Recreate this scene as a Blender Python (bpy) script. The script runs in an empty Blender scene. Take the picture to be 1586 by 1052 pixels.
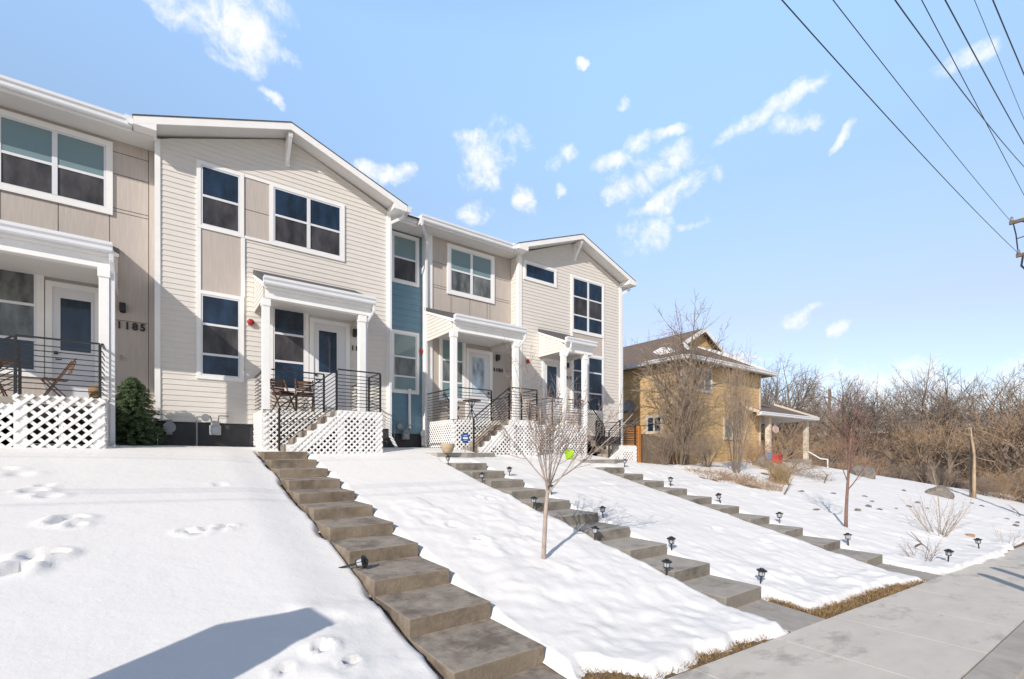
import bpy, bmesh, math, random
import numpy as np
from mathutils import Vector, Matrix
R = math.radians
scene = bpy.context.scene
# ------------------------------------------------------------ camera, light, sky
YAW = math.atan(740 / 1007)
CAMZ = 1.85
cd = bpy.data.cameras.new('camera'); cam = bpy.data.objects.new('camera', cd); scene.collection.objects.link(cam)
cd.sensor_width = 36; cd.lens = 740 / 1586 * 36; cd.shift_y = 180 / 1586
cd.clip_start = .05; cd.clip_end = 4000
cam.location = (0, 0, CAMZ); cam.rotation_euler = (R(90), 0, -YAW)
scene.camera = cam
SUN = Vector((-1.31, -.78, .87)).normalized()          # towards the sun
sd = bpy.data.lights.new('sun', 'SUN'); sd.energy = 4.1; sd.angle = R(.53); sd.color = (1, .93, .85)
so = bpy.data.objects.new('sun', sd); scene.collection.objects.link(so)
so.rotation_euler = (-SUN).to_track_quat('-Z', 'Y').to_euler(); so.location = (-20, -12, 20)
scene.view_settings.view_transform = 'Standard'; scene.view_settings.look = 'None'
scene.view_settings.exposure = .12; scene.view_settings.gamma = 1

def cam_dir(px, py):
    u = (px - 793) / 740; v = (706 - py) / 740
    S, C = math.cos(YAW), math.sin(YAW)
    return Vector((u * S + C, S - u * C, v)).normalized()
W = bpy.data.worlds.new('World'); scene.world = W; W.use_nodes = True
nt = W.node_tree; nt.nodes.clear(); N = nt.nodes.new; LK = nt.links.new
out = N('ShaderNodeOutputWorld'); bg = N('ShaderNodeBackground'); bg.inputs[1].default_value = .135
sky = N('ShaderNodeTexSky'); sky.sky_type = 'NISHITA'; sky.sun_disc = False
sky.sun_elevation = math.asin(SUN.z); sky.sun_rotation = math.atan2(SUN.x, SUN.y) % (2 * math.pi)
sky.air_density = 1.0; sky.dust_density = .7; sky.ozone_density = 1.6; sky.altitude = 1600
tc = N('ShaderNodeTexCoord')
def M(op, a, b=None, c=None):
    n = N('ShaderNodeMath'); n.operation = op
    for i, s in enumerate((a, b, c)):
        if s is None: continue
        if isinstance(s, (int, float)): n.inputs[i].default_value = s
        else: LK(s, n.inputs[i])
    return n.outputs[0]
def VM(op, a, b):
    n = N('ShaderNodeVectorMath'); n.operation = op
    for i, s in enumerate((a, b)):
        if isinstance(s, (tuple, Vector)): n.inputs[i].default_value = tuple(s)
        else: LK(s, n.inputs[i])
    return n.outputs['Value'] if op == 'DOT_PRODUCT' else n.outputs[0]
CL = [(350,35,88,52,0),(262,8,55,16,0),(372,92,42,20,0),(422,147,20,11,0),(755,245,38,58,-10),(762,215,50,20,0),(865,241,26,19,0),
      (597,268,40,20,0),(735,335,28,14,0),(811,309,14,20,30),(870,290,11,9,0),(940,256,32,18,0),(985,225,22,24,20),(1035,210,26,11,0),
      (1040,250,58,21,0),(955,292,42,17,0),(1047,297,62,22,15),(1003,365,34,36,0),(1072,346,30,9,0),(1165,182,75,17,22),(1225,150,40,17,10),(1232,185,32,15,-15),
      (1305,213,11,20,-20),(1482,100,36,22,0),(1240,494,38,11,10),(1307,504,20,10,0),(1340,612,115,52,0),(1550,612,115,46,0),(1262,625,70,30,0),(1440,618,110,34,0),(1660,600,120,60,0),(1130,560,50,9,0),
      (900,96,14,7,0),(965,155,12,8,0),(448,88,14,14,0),(320,-30,120,30,0),(-150,200,120,40,10),(-300,60,150,60,0),(1850,250,120,40,0),(1900,520,150,40,0),(600,-200,160,50,0),(1100,-160,140,40,0)]
wn = N('ShaderNodeTexNoise'); wn.inputs['Scale'].default_value = 14; wn.inputs['Detail'].default_value = 5; LK(tc.outputs['Generated'], wn.inputs['Vector'])
wof = VM('SCALE', VM('SUBTRACT', wn.outputs['Color'], (.5, .5, .5)), (0, 0, 0)); wof.node.inputs['Scale'].default_value = .065
dirv = VM('ADD', tc.outputs['Generated'], wof)
tot = None
for (px, py, w, h, rot) in CL:
    c = cam_dir(px, py); r = (cam_dir(px + 4, py) - cam_dir(px - 4, py)) / 8; u = (cam_dir(px, py - 4) - cam_dir(px, py + 4)) / 8
    a = R(rot); r2 = r.normalized(); u2 = u.normalized(); rl, ul = r.length, u.length
    ra = (r2 * math.cos(a) + u2 * math.sin(a)) / (w * rl * 1.4); ua = (u2 * math.cos(a) - r2 * math.sin(a)) / (h * ul * 1.45)
    d = VM('SUBTRACT', dirv, c)
    x = VM('DOT_PRODUCT', d, ra); y = VM('DOT_PRODUCT', d, ua)
    s = M('MULTIPLY_ADD', x, x, M('MULTIPLY', y, y))
    m = M('MAXIMUM', M('SUBTRACT', 1.0, s), 0.0)
    tot = m if tot is None else M('MAXIMUM', tot, m)
cn = N('ShaderNodeTexNoise'); cn.inputs['Scale'].default_value = 21; cn.inputs['Detail'].default_value = 10; cn.inputs['Roughness'].default_value = .66
cn.inputs['Distortion'].default_value = .25; LK(tc.outputs['Generated'], cn.inputs['Vector'])
dens = M('ADD', tot, M('MULTIPLY', M('SUBTRACT', cn.outputs['Fac'], .5), 3.2))
mr = N('ShaderNodeMapRange'); mr.interpolation_type = 'SMOOTHSTEP'; LK(dens, mr.inputs[0])
mr.inputs[1].default_value = .25; mr.inputs[2].default_value = 1.5; mr.inputs[3].default_value = 0; mr.inputs[4].default_value = 1
me_ = N('ShaderNodeMapRange'); me_.interpolation_type = 'SMOOTHSTEP'; LK(tot, me_.inputs[0]); me_.inputs[1].default_value = 0; me_.inputs[2].default_value = .35
cov = M('MULTIPLY', mr.outputs[0], me_.outputs[0])
# sky gain by height, raised in view direction, dimmed elsewhere to deepen shadows
sep = N('ShaderNodeSeparateXYZ'); LK(tc.outputs['Generated'], sep.inputs[0])
gr = N('ShaderNodeValToRGB'); LK(sep.outputs['Z'], gr.inputs[0]); el = gr.color_ramp.elements
stops = [(0, (.78,.80,.90)), (.13, (1.30,1.12,1.05)), (.244, (1.85,1.42,1.25)), (.467, (2.8,2.5,2.1)), (.655, (4.2,3.95,3.4)), (.80, (4.2,3.9,3.2))]
for i, (p, c) in enumerate(stops):
    e = el[i] if i < 2 else el.new(p)
    e.position = p; e.color = (*[x/5 for x in c], 1)
fwd = (math.sin(YAW), math.cos(YAW), 0)
fm = N('ShaderNodeMapRange'); fm.interpolation_type = 'SMOOTHSTEP'; LK(VM('DOT_PRODUCT', tc.outputs['Generated'], fwd), fm.inputs[0]); fm.inputs[1].default_value = .2; fm.inputs[2].default_value = .56
gm = N('ShaderNodeMix'); gm.data_type = 'RGBA'; LK(fm.outputs[0], gm.inputs[0]); gm.inputs[6].default_value = (.26,.213,.183,1); LK(gr.outputs[0], gm.inputs[7])
g5 = N('ShaderNodeVectorMath'); g5.operation = 'SCALE'; LK(gm.outputs[2], g5.inputs[0]); g5.inputs['Scale'].default_value = 5
mix = N('ShaderNodeMix'); mix.data_type = 'RGBA'
tint = N('ShaderNodeMix'); tint.data_type = 'RGBA'; tint.blend_type = 'MULTIPLY'; tint.inputs[0].default_value = 1
LK(sky.outputs[0], tint.inputs[6]); LK(g5.outputs[0], tint.inputs[7])
LK(cov, mix.inputs[0]); LK(tint.outputs[2], mix.inputs[6]); mix.inputs[7].default_value = (7.2, 7.3, 7.5, 1)
LK(mix.outputs[2], bg.inputs[0]); LK(bg.outputs[0], out.inputs[0])

# ------------------------------------------------------------ helpers
col = scene.collection
class MB:
    def __init__(s): s.v = []; s.f = []
    def add(s, vs, fs):
        b = len(s.v); s.v += [tuple(p) for p in vs]; s.f += [tuple(b + i for i in f) for f in fs]; return s
    def hexa(s, p): return s.add(p, [(0,3,2,1),(4,5,6,7),(0,1,5,4),(1,2,6,5),(2,3,7,6),(3,0,4,7)])
    def box(s, x0, x1, y0, y1, z0, z1):
        return s.hexa([(x0,y0,z0),(x1,y0,z0),(x1,y1,z0),(x0,y1,z0),(x0,y0,z1),(x1,y0,z1),(x1,y1,z1),(x0,y1,z1)])
    def prism(s, poly, ax, a0, a1):
        n = len(poly)
        g = {'x': lambda a, p: (a, p[0], p[1]), 'y': lambda a, p: (p[0], a, p[1]), 'z': lambda a, p: (p[0], p[1], a)}[ax]
        vs = [g(a0, p) for p in poly] + [g(a1, p) for p in poly]
        return s.add(vs, [tuple(range(n))[::-1], tuple(range(n, 2*n))] + [(i, (i+1) % n, n + (i+1) % n, n + i) for i in range(n)])
    def bar(s, p, q, w, h=None, up=(0,0,1)):
        p = Vector(p); q = Vector(q); h = w if h is None else h
        d = (q - p).normalized(); up = Vector(up)
        if abs(d.dot(up)) > .98: up = Vector((0,1,0)) if abs(d.y) < .9 else Vector((1,0,0))
        a = d.cross(up).normalized(); b = a.cross(d)
        a *= w/2; b *= h/2
        return s.hexa([p-a-b, p+a-b, p+a+b, p-a+b, q-a-b, q+a-b, q+a+b, q-a+b])
    def tube(s, pts, rad, n=8, cap=True):
        pts = [Vector(p) for p in pts]
        if not isinstance(rad, (list, tuple)): rad = [rad] * len(pts)
        vs = []; fs = []; prev = None
        for i, p in enumerate(pts):
            d = (pts[min(i+1, len(pts)-1)] - pts[max(i-1, 0)])
            d = d.normalized() if d.length > 1e-9 else Vector((0,0,1))
            if prev is None:
                a = d.cross(Vector((0,0,1)) if abs(d.z) < .9 else Vector((1,0,0))).normalized()
            else:
                a = (prev - d * prev.dot(d)); a = a.normalized() if a.length > 1e-6 else d.orthogonal().normalized()
            prev = a; b = d.cross(a)
            for k in range(n):
                t = 2*math.pi*k/n; vs.append(p + (a*math.cos(t) + b*math.sin(t)) * rad[i])
        for i in range(len(pts)-1):
            for k in range(n):
                fs.append((i*n+k, i*n+(k+1) % n, (i+1)*n+(k+1) % n, (i+1)*n+k))
        if cap: fs += [tuple(range(n))[::-1], tuple(range((len(pts)-1)*n, len(pts)*n))]
        return s.add(vs, fs)
    def lathe(s, prof, c=(0,0,0), n=20):
        vs = []; fs = []
        for (r, z) in prof:
            for k in range(n):
                t = 2*math.pi*k/n; vs.append((c[0]+r*math.cos(t), c[1]+r*math.sin(t), c[2]+z))
        for i in range(len(prof)-1):
            for k in range(n): fs.append((i*n+k, i*n+(k+1) % n, (i+1)*n+(k+1) % n, (i+1)*n+k))
        fs += [tuple(range(n))[::-1], tuple(range((len(prof)-1)*n, len(prof)*n))]
        return s.add(vs, fs)
    def xform(s, m): s.v = [tuple(m @ Vector(p)) for p in s.v]; return s
    def join(s, o): return s.add(o.v, o.f)
    def build(s, name, mat, parent=None, smooth=False, fix=True, bevel=0):
        me = bpy.data.meshes.new(name)
        o = bpy.data.objects.new(name, me); col.objects.link(o)
        r = parent
        while r is not None and r.parent is not None: r = r.parent
        ox = tuple(r.location) if r is not None else (0, 0, 0)
        vs = [(p[0]-ox[0], p[1]-ox[1], p[2]-ox[2]) for p in s.v]
        if parent is None and vs:                  # origin at the thing's base
            cx = sum(p[0] for p in vs)/len(vs); cy = sum(p[1] for p in vs)/len(vs); cz = min(p[2] for p in vs)
            vs = [(p[0]-cx, p[1]-cy, p[2]-cz) for p in vs]; o.location = (cx, cy, cz)
        me.from_pydata(vs, [], s.f); me.materials.append(mat)
        if fix and len(s.f) < 20000:
            bm = bmesh.new(); bm.from_mesh(me); bmesh.ops.recalc_face_normals(bm, faces=bm.faces); bm.to_mesh(me); bm.free()
        if smooth:
            for p in me.polygons: p.use_smooth = True
        if bevel:
            b = o.modifiers.new('bevel', 'BEVEL'); b.width = bevel; b.segments = 2; b.limit_method = 'ANGLE'
        if parent is not None: o.parent = parent
        return o
def tag(o, label=None, cat=None, group=None, kind=None):
    for k, v in (('label', label), ('category', cat), ('group', group), ('kind', kind)):
        if v: o[k] = v
    return o
def thing(name, loc, label, cat, group=None):
    o = bpy.data.objects.new(name, None); col.objects.link(o); o.location = loc; o.empty_display_size = .3
    return tag(o, label, cat, group)
def copy_thing(o, loc, rz=None, label=None, scale=None):
    def cp(a, par):
        c = a.copy(); col.objects.link(c); c.parent = par
        for ch in a.children: cp(ch, c)
        return c
    c = cp(o, None); c.location = loc
    if rz is not None: c.rotation_euler = (0, 0, rz)
    if scale is not None: c.scale = (scale,)*3 if isinstance(scale, (int, float)) else scale
    if label: c['label'] = label
    return c

# ------------------------------------------------------------ materials
def mat(name, c, rough=.6, nz=None, bump=None, metal=0, spec=.5, stretch=(1,1,1), var=.12, bands=None, speck=None):
    m = bpy.data.materials.new(name); m.use_nodes = True; t = m.node_tree; b = t.nodes['Principled BSDF']
    b.inputs['Base Color'].default_value = (*c, 1); b.inputs['Roughness'].default_value = rough
    b.inputs['Metallic'].default_value = metal; b.inputs['Specular IOR Level'].default_value = spec
    tcn = t.nodes.new('ShaderNodeTexCoord'); mp = t.nodes.new('ShaderNodeMapping'); mp.inputs['Scale'].default_value = stretch
    t.links.new(tcn.outputs['Object'], mp.inputs[0])
    cur = None
    if nz:
        n = t.nodes.new('ShaderNodeTexNoise'); n.inputs['Scale'].default_value = nz; n.inputs['Detail'].default_value = 7; n.inputs['Roughness'].default_value = .62
        t.links.new(mp.outputs[0], n.inputs['Vector'])
        r = t.nodes.new('ShaderNodeValToRGB'); e = r.color_ramp.elements
        e[0].position = .3; e[1].position = .7
        e[0].color = (*[x*(1-var) for x in c], 1); e[1].color = (*[min(1, x*(1+var)) for x in c], 1)
        t.links.new(n.outputs['Fac'], r.inputs[0]); cur = r.outputs[0]
        if speck:      # larger stains in another colour
            n2 = t.nodes.new('ShaderNodeTexNoise'); n2.inputs['Scale'].default_value = speck[1]; n2.inputs['Detail'].default_value = 6; n2.inputs['Roughness'].default_value = .7
            t.links.new(mp.outputs[0], n2.inputs['Vector'])
            r2 = t.nodes.new('ShaderNodeMapRange'); r2.inputs[1].default_value = speck[2]; r2.inputs[2].default_value = speck[3]; t.links.new(n2.outputs['Fac'], r2.inputs[0])
            mx = t.nodes.new('ShaderNodeMix'); mx.data_type = 'RGBA'; t.links.new(r2.outputs[0], mx.inputs[0]); t.links.new(cur, mx.inputs[6]); mx.inputs[7].default_value = (*speck[0], 1)
            cur = mx.outputs[2]
        t.links.new(cur, b.inputs['Base Color'])
    if bump:
        n = t.nodes.new('ShaderNodeTexNoise'); n.inputs['Scale'].default_value = bump[0]; n.inputs['Detail'].default_value = 8; n.inputs['Roughness'].default_value = .6
        t.links.new(mp.outputs[0], n.inputs['Vector'])
        bp = t.nodes.new('ShaderNodeBump'); bp.inputs['Strength'].default_value = bump[1]; bp.inputs['Distance'].default_value = bump[2] if len(bump) > 2 else .02
        t.links.new(n.outputs['Fac'], bp.inputs['Height']); t.links.new(bp.outputs[0], b.inputs['Normal'])
    return m
WHITE = mat('white_trim', (.86,.85,.83), .45, 3, None, var=.035)
GUT = mat('gutter_white', (.74,.75,.77), .3, 4, None, var=.03)
SOFF = mat('soffit_white', (.74,.72,.69), .6, 3, None, var=.03)
SIDE = mat('cream_siding', (.71,.67,.615), .55, 2.2, (60,.12,.004), stretch=(1,1,6), var=.05)
SIDE2 = mat('cream_side_panel', (.75,.71,.65), .55, 2.2, None, var=.04)
TAN = mat('taupe_panel', (.49,.435,.39), .7, 9, (30,.35,.006), stretch=(3.2,3.2,.22), var=.08)
SEAM = mat('panel_seam', (.12,.10,.09), .8)
BLUE = mat('blue_siding', (.15,.265,.345), .55, 3, (50,.15,.004), var=.06)
FOUND = mat('dark_foundation', (.055,.056,.06), .8, 3, (40,.3,.005), var=.2)
FOUND2 = mat('foundation_grey', (.10,.10,.10), .8, 3, (40,.3,.005), var=.2)
SHING = mat('dark_shingle', (.085,.085,.09), .9, 18, (60,.6,.01), var=.35)
BLACK = mat('black_metal', (.018,.018,.02), .38, None, None, spec=.5)
DOORM = mat('door_white', (.70,.71,.74), .35, 2, None, var=.02)
CONC = mat('step_concrete', (.30,.26,.215), .88, 7, (28,.45,.012), var=.22, speck=((.16,.13,.105), 2.6, .47, .62))
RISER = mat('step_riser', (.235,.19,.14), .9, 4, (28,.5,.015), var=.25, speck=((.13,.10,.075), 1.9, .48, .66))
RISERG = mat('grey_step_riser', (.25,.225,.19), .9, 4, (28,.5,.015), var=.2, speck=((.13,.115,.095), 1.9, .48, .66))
CONC2 = mat('sidewalk_concrete', (.62,.57,.50), .85, 2.5, (45,.25,.004), var=.08, speck=((.33,.30,.265), 1.7, .55, .72), stretch=(.6,1.3,1))
CURB = mat('curb_concrete', (.42,.385,.335), .88, 4, (35,.3,.006), var=.16)
ASPH = mat('road_asphalt', (.075,.075,.078), .85, 3, (60,.4,.006), var=.2)
GRASS = mat('dead_grass', (.27,.175,.08), .9, 9, None, var=.5)
EARTH = mat('winter_turf', (.17,.115,.06), .95, 14, (40,.8,.02), var=.4)
RED = mat('alarm_red', (.38,.03,.03), .35)
STEEL = mat('grey_metal', (.28,.29,.30), .45, 8, None, var=.15, metal=.3)
METER = mat('meter_grey', (.42,.44,.46), .5, 8, None, var=.12)
WOOD = mat('chair_wood', (.16,.075,.035), .5, 12, None, var=.3, stretch=(1,1,6))
CUSH = mat('maroon_cushion', (.075,.018,.03), .9, 20, None, var=.2)
SPR = mat('spruce_needles', (.065,.105,.04), .8, 30, None, var=.5)
BARK = mat('pale_bark', (.36,.295,.25), .85, 14, (30,.4,.01), var=.3, stretch=(1,1,.5), speck=((.14,.10,.08), 20, .62, .72))
TWIG = mat('pink_twig', (.22,.16,.135), .8, 10, None, var=.25)
BARKD = mat('grey_brown_bark', (.19,.15,.115), .9, 12, (25,.5,.02), var=.3, stretch=(1,1,.4))
TWIGD = mat('brown_twig', (.27,.21,.16), .9, 2, None, var=.35)
TWIGF = mat('far_twig', (.34,.29,.26), .9, 2, None, var=.3)
TWIGO = mat('russet_twig', (.36,.25,.16), .9, 2, None, var=.3)
TWIGG = mat('grey_twig', (.19,.155,.13), .9, 2, None, var=.3)
LIME = mat('lime_plastic', (.42,.68,.02), .4)
TERR = mat('tan_ceramic', (.42,.33,.22), .7, 10, None, var=.2)
ORW = mat('cedar_gate_wood', (.42,.18,.05), .7, 8, None, var=.25, stretch=(1,1,4))
FENW = mat('weathered_fence', (.185,.135,.095), .9, 10, (30,.4,.01), var=.3, stretch=(2,2,.3))
YEL = mat('yellow_siding', (.60,.41,.19), .7, 4, None, var=.1, stretch=(1,1,3))
YELT = mat('cream_house_trim', (.62,.55,.45), .6, 4, None, var=.08)
BRSH = mat('brown_shingle', (.155,.115,.09), .95, 12, (40,.6,.02), var=.3)
ROCK = mat('grey_rock', (.20,.18,.155), .9, 6, (9,.8,.06), var=.3)
ROCKR = mat('reddish_rock', (.42,.27,.17), .9, 6, (9,.8,.04), var=.2)
POLE = mat('pole_wood', (.16,.12,.09), .9, 8, (20,.4,.01), var=.2, stretch=(1,1,.3))
def snow_mat():
    m = bpy.data.materials.new('snow'); m.use_nodes = True; t = m.node_tree; b = t.nodes['Principled BSDF']
    b.inputs['Base Color'].default_value = (.85,.83,.80,1); b.inputs['Roughness'].default_value = .62; b.inputs['Specular IOR Level'].default_value = .25
    tcn = t.nodes.new('ShaderNodeTexCoord')
    def nz(s, d, r=.6):
        n = t.nodes.new('ShaderNodeTexNoise'); n.inputs['Scale'].default_value = s; n.inputs['Detail'].default_value = d; n.inputs['Roughness'].default_value = r
        t.links.new(tcn.outputs['Object'], n.inputs['Vector']); return n
    a = nz(3.2, 9, .68); c = nz(45, 4)
    b1 = t.nodes.new('ShaderNodeBump'); b1.inputs['Strength'].default_value = .28; b1.inputs['Distance'].default_value = .05; t.links.new(a.outputs['Fac'], b1.inputs['Height'])
    b2 = t.nodes.new('ShaderNodeBump'); b2.inputs['Strength'].default_value = .05; b2.inputs['Distance'].default_value = .006
    t.links.new(c.outputs['Fac'], b2.inputs['Height']); t.links.new(b1.outputs[0], b2.inputs['Normal']); t.links.new(b2.outputs[0], b.inputs['Normal'])
    return m
SNOW = snow_mat()
def glass_mat(name, c, rough=.03, slat=None, coat=.6):
    m = bpy.data.materials.new(name); m.use_nodes = True; t = m.node_tree; b = t.nodes['Principled BSDF']
    b.inputs['Base Color'].default_value = (*c, 1); b.inputs['Roughness'].default_value = .5; b.inputs['Specular IOR Level'].default_value = .3
    b.inputs['Coat Weight'].default_value = 1; b.inputs['Coat Roughness'].default_value = rough; b.inputs['Coat IOR'].default_value = 1.35 + coat * .25
    tcn = t.nodes.new('ShaderNodeTexCoord')
    if slat:
        w = t.nodes.new('ShaderNodeTexWave'); w.wave_type = 'BANDS'; w.bands_direction = 'Z'; w.inputs['Scale'].default_value = slat; w.inputs['Distortion'].default_value = .15
        t.links.new(tcn.outputs['Object'], w.inputs['Vector'])
        r = t.nodes.new('ShaderNodeValToRGB'); r.color_ramp.elements[0].color = (*[x*.72 for x in c], 1); r.color_ramp.elements[1].color = (*[x*1.12 for x in c], 1)
        t.links.new(w.outputs['Fac'], r.inputs[0]); t.links.new(r.outputs[0], b.inputs['Base Color'])
    else:
        mp = t.nodes.new('ShaderNodeMapping'); mp.inputs['Scale'].default_value = (2.3, 1, .9); t.links.new(tcn.outputs['Object'], mp.inputs[0])
        vz = t.nodes.new('ShaderNodeTexNoise'); vz.inputs['Scale'].default_value = 1.3; vz.inputs['Detail'].default_value = 5; vz.inputs['Roughness'].default_value = .6; t.links.new(mp.outputs[0], vz.inputs['Vector'])
        r = t.nodes.new('ShaderNodeValToRGB'); r.color_ramp.elements[0].position = .36; r.color_ramp.elements[1].position = .68
        r.color_ramp.elements[0].color = (*[x*.45 for x in c], 1); r.color_ramp.elements[1].color = (*[x*1.9+.004 for x in c], 1)
        t.links.new(vz.outputs['Fac'], r.inputs[0]); t.links.new(r.outputs[0], b.inputs['Base Color'])
    n = t.nodes.new('ShaderNodeTexNoise'); n.inputs['Scale'].default_value = 1.6; t.links.new(tcn.outputs['Object'], n.inputs['Vector'])
    bp = t.nodes.new('ShaderNodeBump'); bp.inputs['Strength'].default_value = .12; bp.inputs['Distance'].default_value = .02; t.links.new(n.outputs['Fac'], bp.inputs['Height'])
    t.links.new(bp.outputs[0], b.inputs['Coat Normal'])
    return m
GL = {'d': glass_mat('dark_glass', (.004,.017,.040)), 's': glass_mat('screened_glass', (.042,.038,.040), .35, coat=.1),
      'b': glass_mat('glass_over_blind', (.19,.285,.30), slat=14), 'g': glass_mat('glass_over_shade', (.115,.125,.125), slat=None, coat=.3), 'l': glass_mat('door_glass_pale', (.33,.40,.47))}

# ------------------------------------------------------------ terrain
rng = np.random.RandomState(7)
PT = rng.rand(256, 256)
def vn(x, y):
    xi = np.floor(x).astype(int); yi = np.floor(y).astype(int); fx = x - xi; fy = y - yi
    fx = fx*fx*(3-2*fx); fy = fy*fy*(3-2*fy)
    g = lambda a, b: PT[a % 256, b % 256]
    return (g(xi,yi)*(1-fx)+g(xi+1,yi)*fx)*(1-fy) + (g(xi,yi+1)*(1-fx)+g(xi+1,yi+1)*fx)*fy - .5
def fbm(x, y, s, o=4):
    r = 0; a = 1.
    for i in range(o): r = r + a*vn(x*s + 17.3*i, y*s + 9.1*i); s *= 2.03; a *= .5
    return r
def ss(a, b, x):
    t = np.clip((x-a)/(b-a), 0, 1); return t*t*(3-2*t)
SW = lambda X: .02 - .047*(X-2.7)                      # the street falls gently to the right
ST = [dict(x1=2.7, y0=3.2, z0=.19, dy=.84, dz=.175, n=11), dict(x1=6.6, y0=3.23, z0=.07, dy=.757, dz=.177, n=10), dict(x1=11.86, y0=3.37, z0=-.165, dy=.75, dz=.182, n=10)]
def nose(X, Y):
    xs = [2.2, 6.1, 11.4]; y0 = np.interp(X, xs, [3.2, 3.23, 3.37]); z0 = np.interp(X, xs, [.19, .07, -.165]); sl = np.interp(X, xs, [.2083, .234, .2427])
    z0 = z0 + np.where(X < 2.2, (2.2-X)*.03, 0) - np.where(X > 11.4, (X-11.4)*.044, 0)
    sl = sl + np.where(X > 11.4, np.clip((X-11.4)*.001, 0, .02), 0)
    return z0 + sl*(Y-y0)
def ztop(X, Y):
    t = np.interp(X, [-60,-10,10,12.5,14.7,17,21,28,33,38,46,60,90,200,900], [2.6,2.05,2.03,1.95,1.55,1.38,1.36,1.62,1.3,.6,-.5,-1.7,-2.2,-2.2,-2.2])
    return t
def base_ground(X, Y):
    a = nose(X, Y) - .13 - .05*ss(1.0,1.7,X)*(1-ss(1.8,2.3,X)); b = ztop(X, Y)
    k = .30; h = np.clip(.5 + .5*(b-a)/k, 0, 1)
    z = b*(1-h) + a*h - k*h*(1-h)                       # smooth minimum
    s = SW(X) + .03; k2 = .12; h2 = np.clip(.5 + .5*(z-s)/k2, 0, 1)
    z2 = s*(1-h2) + z*h2 + k2*h2*(1-h2)
    z2 = np.where(Y < 2.45, SW(X) - .02, z2)
    far = ss(14, 40, Y)*ss(10, 34, X)                   # the lot behind drops to a creek
    z2 = z2*(1-far) + np.interp(X, [0, 24, 30, 60, 900], [2, 1.5, 1.0, -1.2, -2])*far
    return z2
DENTS = [(-2.35,9.4,.14,.05),(-2.05,9.0,.14,.06),(-1.62,8.6,.13,.05)]
def gz(X, Y):
    X = np.asarray(X, float); Y = np.asarray(Y, float)
    return base_ground(X, Y)
def G(x, y): return float(snowz(np.array([x]), np.array([y]))[0])
def uz(px, d): u = (px-793)/740; S, C = math.cos(YAW), math.sin(YAW); return Vector(((u*S+C)*d, (S-u*C)*d, 0))
def on_ground(px, py):
    d = cam_dir(px, py); t = 1.
    while t < 300:
        p = Vector((0,0,CAMZ)) + d*t
        if p.z < float(gz(np.array([p.x]), np.array([p.y]))[0]) + .03: return p.x, p.y
        t *= 1.004
    return p.x, p.y
FEET = []
def foot(px, py, rx, ry, dep, ang=0.):
    x, y = on_ground(px, py); FEET.append((x, y, rx*.75, ry*.8, dep*.9, ang))
for a in [(52,765,.16,.10,.07),(75,772,.15,.09,.06),(68,758,.10,.07,.05),(92,812,.13,.10,.09),(112,806,.16,.09,.08),(118,817,.10,.07,.07),(58,866,.15,.11,.11),(86,862,.12,.10,.10),(38,880,.12,.10,.08),(18,887,.16,.09,.08),(2,893,.2,.09,.08),
          (288,827,.10,.07,.06),(305,828,.12,.07,.07),(320,824,.10,.06,.06),(338,822,.11,.06,.06),(352,818,.11,.06,.06),(3,730,.2,.1,.05),(30,738,.2,.1,.05),(340,752,.12,.07,.04),
          (500,1012,.09,.07,.10),(545,1035,.07,.05,.07),(440,1046,.08,.05,.06),(740,772,.1,.08,.05),(758,776,.1,.08,.04),(700,815,.14,.1,.05),(745,840,.12,.09,.05),(1110,820,.2,.1,.05),(1185,840,.2,.1,.04)]:
    foot(*a)
BARE = [(*on_ground(1118,741),1.5,.55),(*on_ground(1168,752),1.2,.5),(*on_ground(1075,728),1.2,.4),(*on_ground(1200,735),1.6,.7),(*on_ground(1010,716),.8,.4)]
def edge_of(X):
    e = 2.50 + .05*fbm(X, X*0+3, 3.1, 4)
    e = e + .42*np.exp(-((X-2.92)/.30)**2)*(1+.3*fbm(X, X*0, 9, 2)) + .13*np.exp(-((X-4.2)/.28)**2) + .10*np.exp(-((X-4.75)/.2)**2)
    e = e + (.19+.06*fbm(X, X*0+5, 4.5, 3))*ss(6.5, 6.75, X)*(1-ss(9.6, 11.0, X))
    e = e - (.10+.16*np.clip(fbm(X, X*0+8, 1.3, 3)+.3, 0, 1))*ss(12.2, 12.6, X)*(1-ss(19, 20, X)) + .12*ss(18.2, 18.5, X)
    return e
def snowmask(X, Y):
    m = ss(-.02, .10, Y - edge_of(X) + .05*fbm(X, Y, 6, 3))
    for s in ST:                                        # melted gap beside the concrete
        w1 = .10*np.clip(fbm(Y*1., X*0+s['x1'], 1.9, 4), -1, .3); w2 = .05*fbm(Y*1., X*0+s['x1']+4, 3.1, 4)
        inx = ss(s['x1']-.9-.075+w1, s['x1']-.9-.02+w1, X)*(1-ss(s['x1']+.01+w2, s['x1']+.07+w2, X))
        iny = 1-ss(s['y0']+s['dy']*s['n']-.2, s['y0']+s['dy']*s['n']+.1, Y)
        m = m*(1-inx*iny)
    # bare strip to the right of the middle walk, thin one beside the right one
    m = m*(1 - ss(6.58, 6.62, X)*(1-ss(6.8, 6.98, X+.10*fbm(X, Y, 5, 3)))*(1-ss(3.15, 3.4, Y)))
    m = m*(1 - ss(11.8, 11.86, X)*(1-ss(11.92, 12.0, X))*(1-ss(3.2, 3.5, Y)))
    for (bx, by, rx, ry) in BARE:
        m = m*ss(.5, 1.1, np.sqrt(((X-bx)/rx)**2+((Y-by)/ry)**2) + .8*fbm(X, Y, 1.6, 4))
    return m
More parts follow.
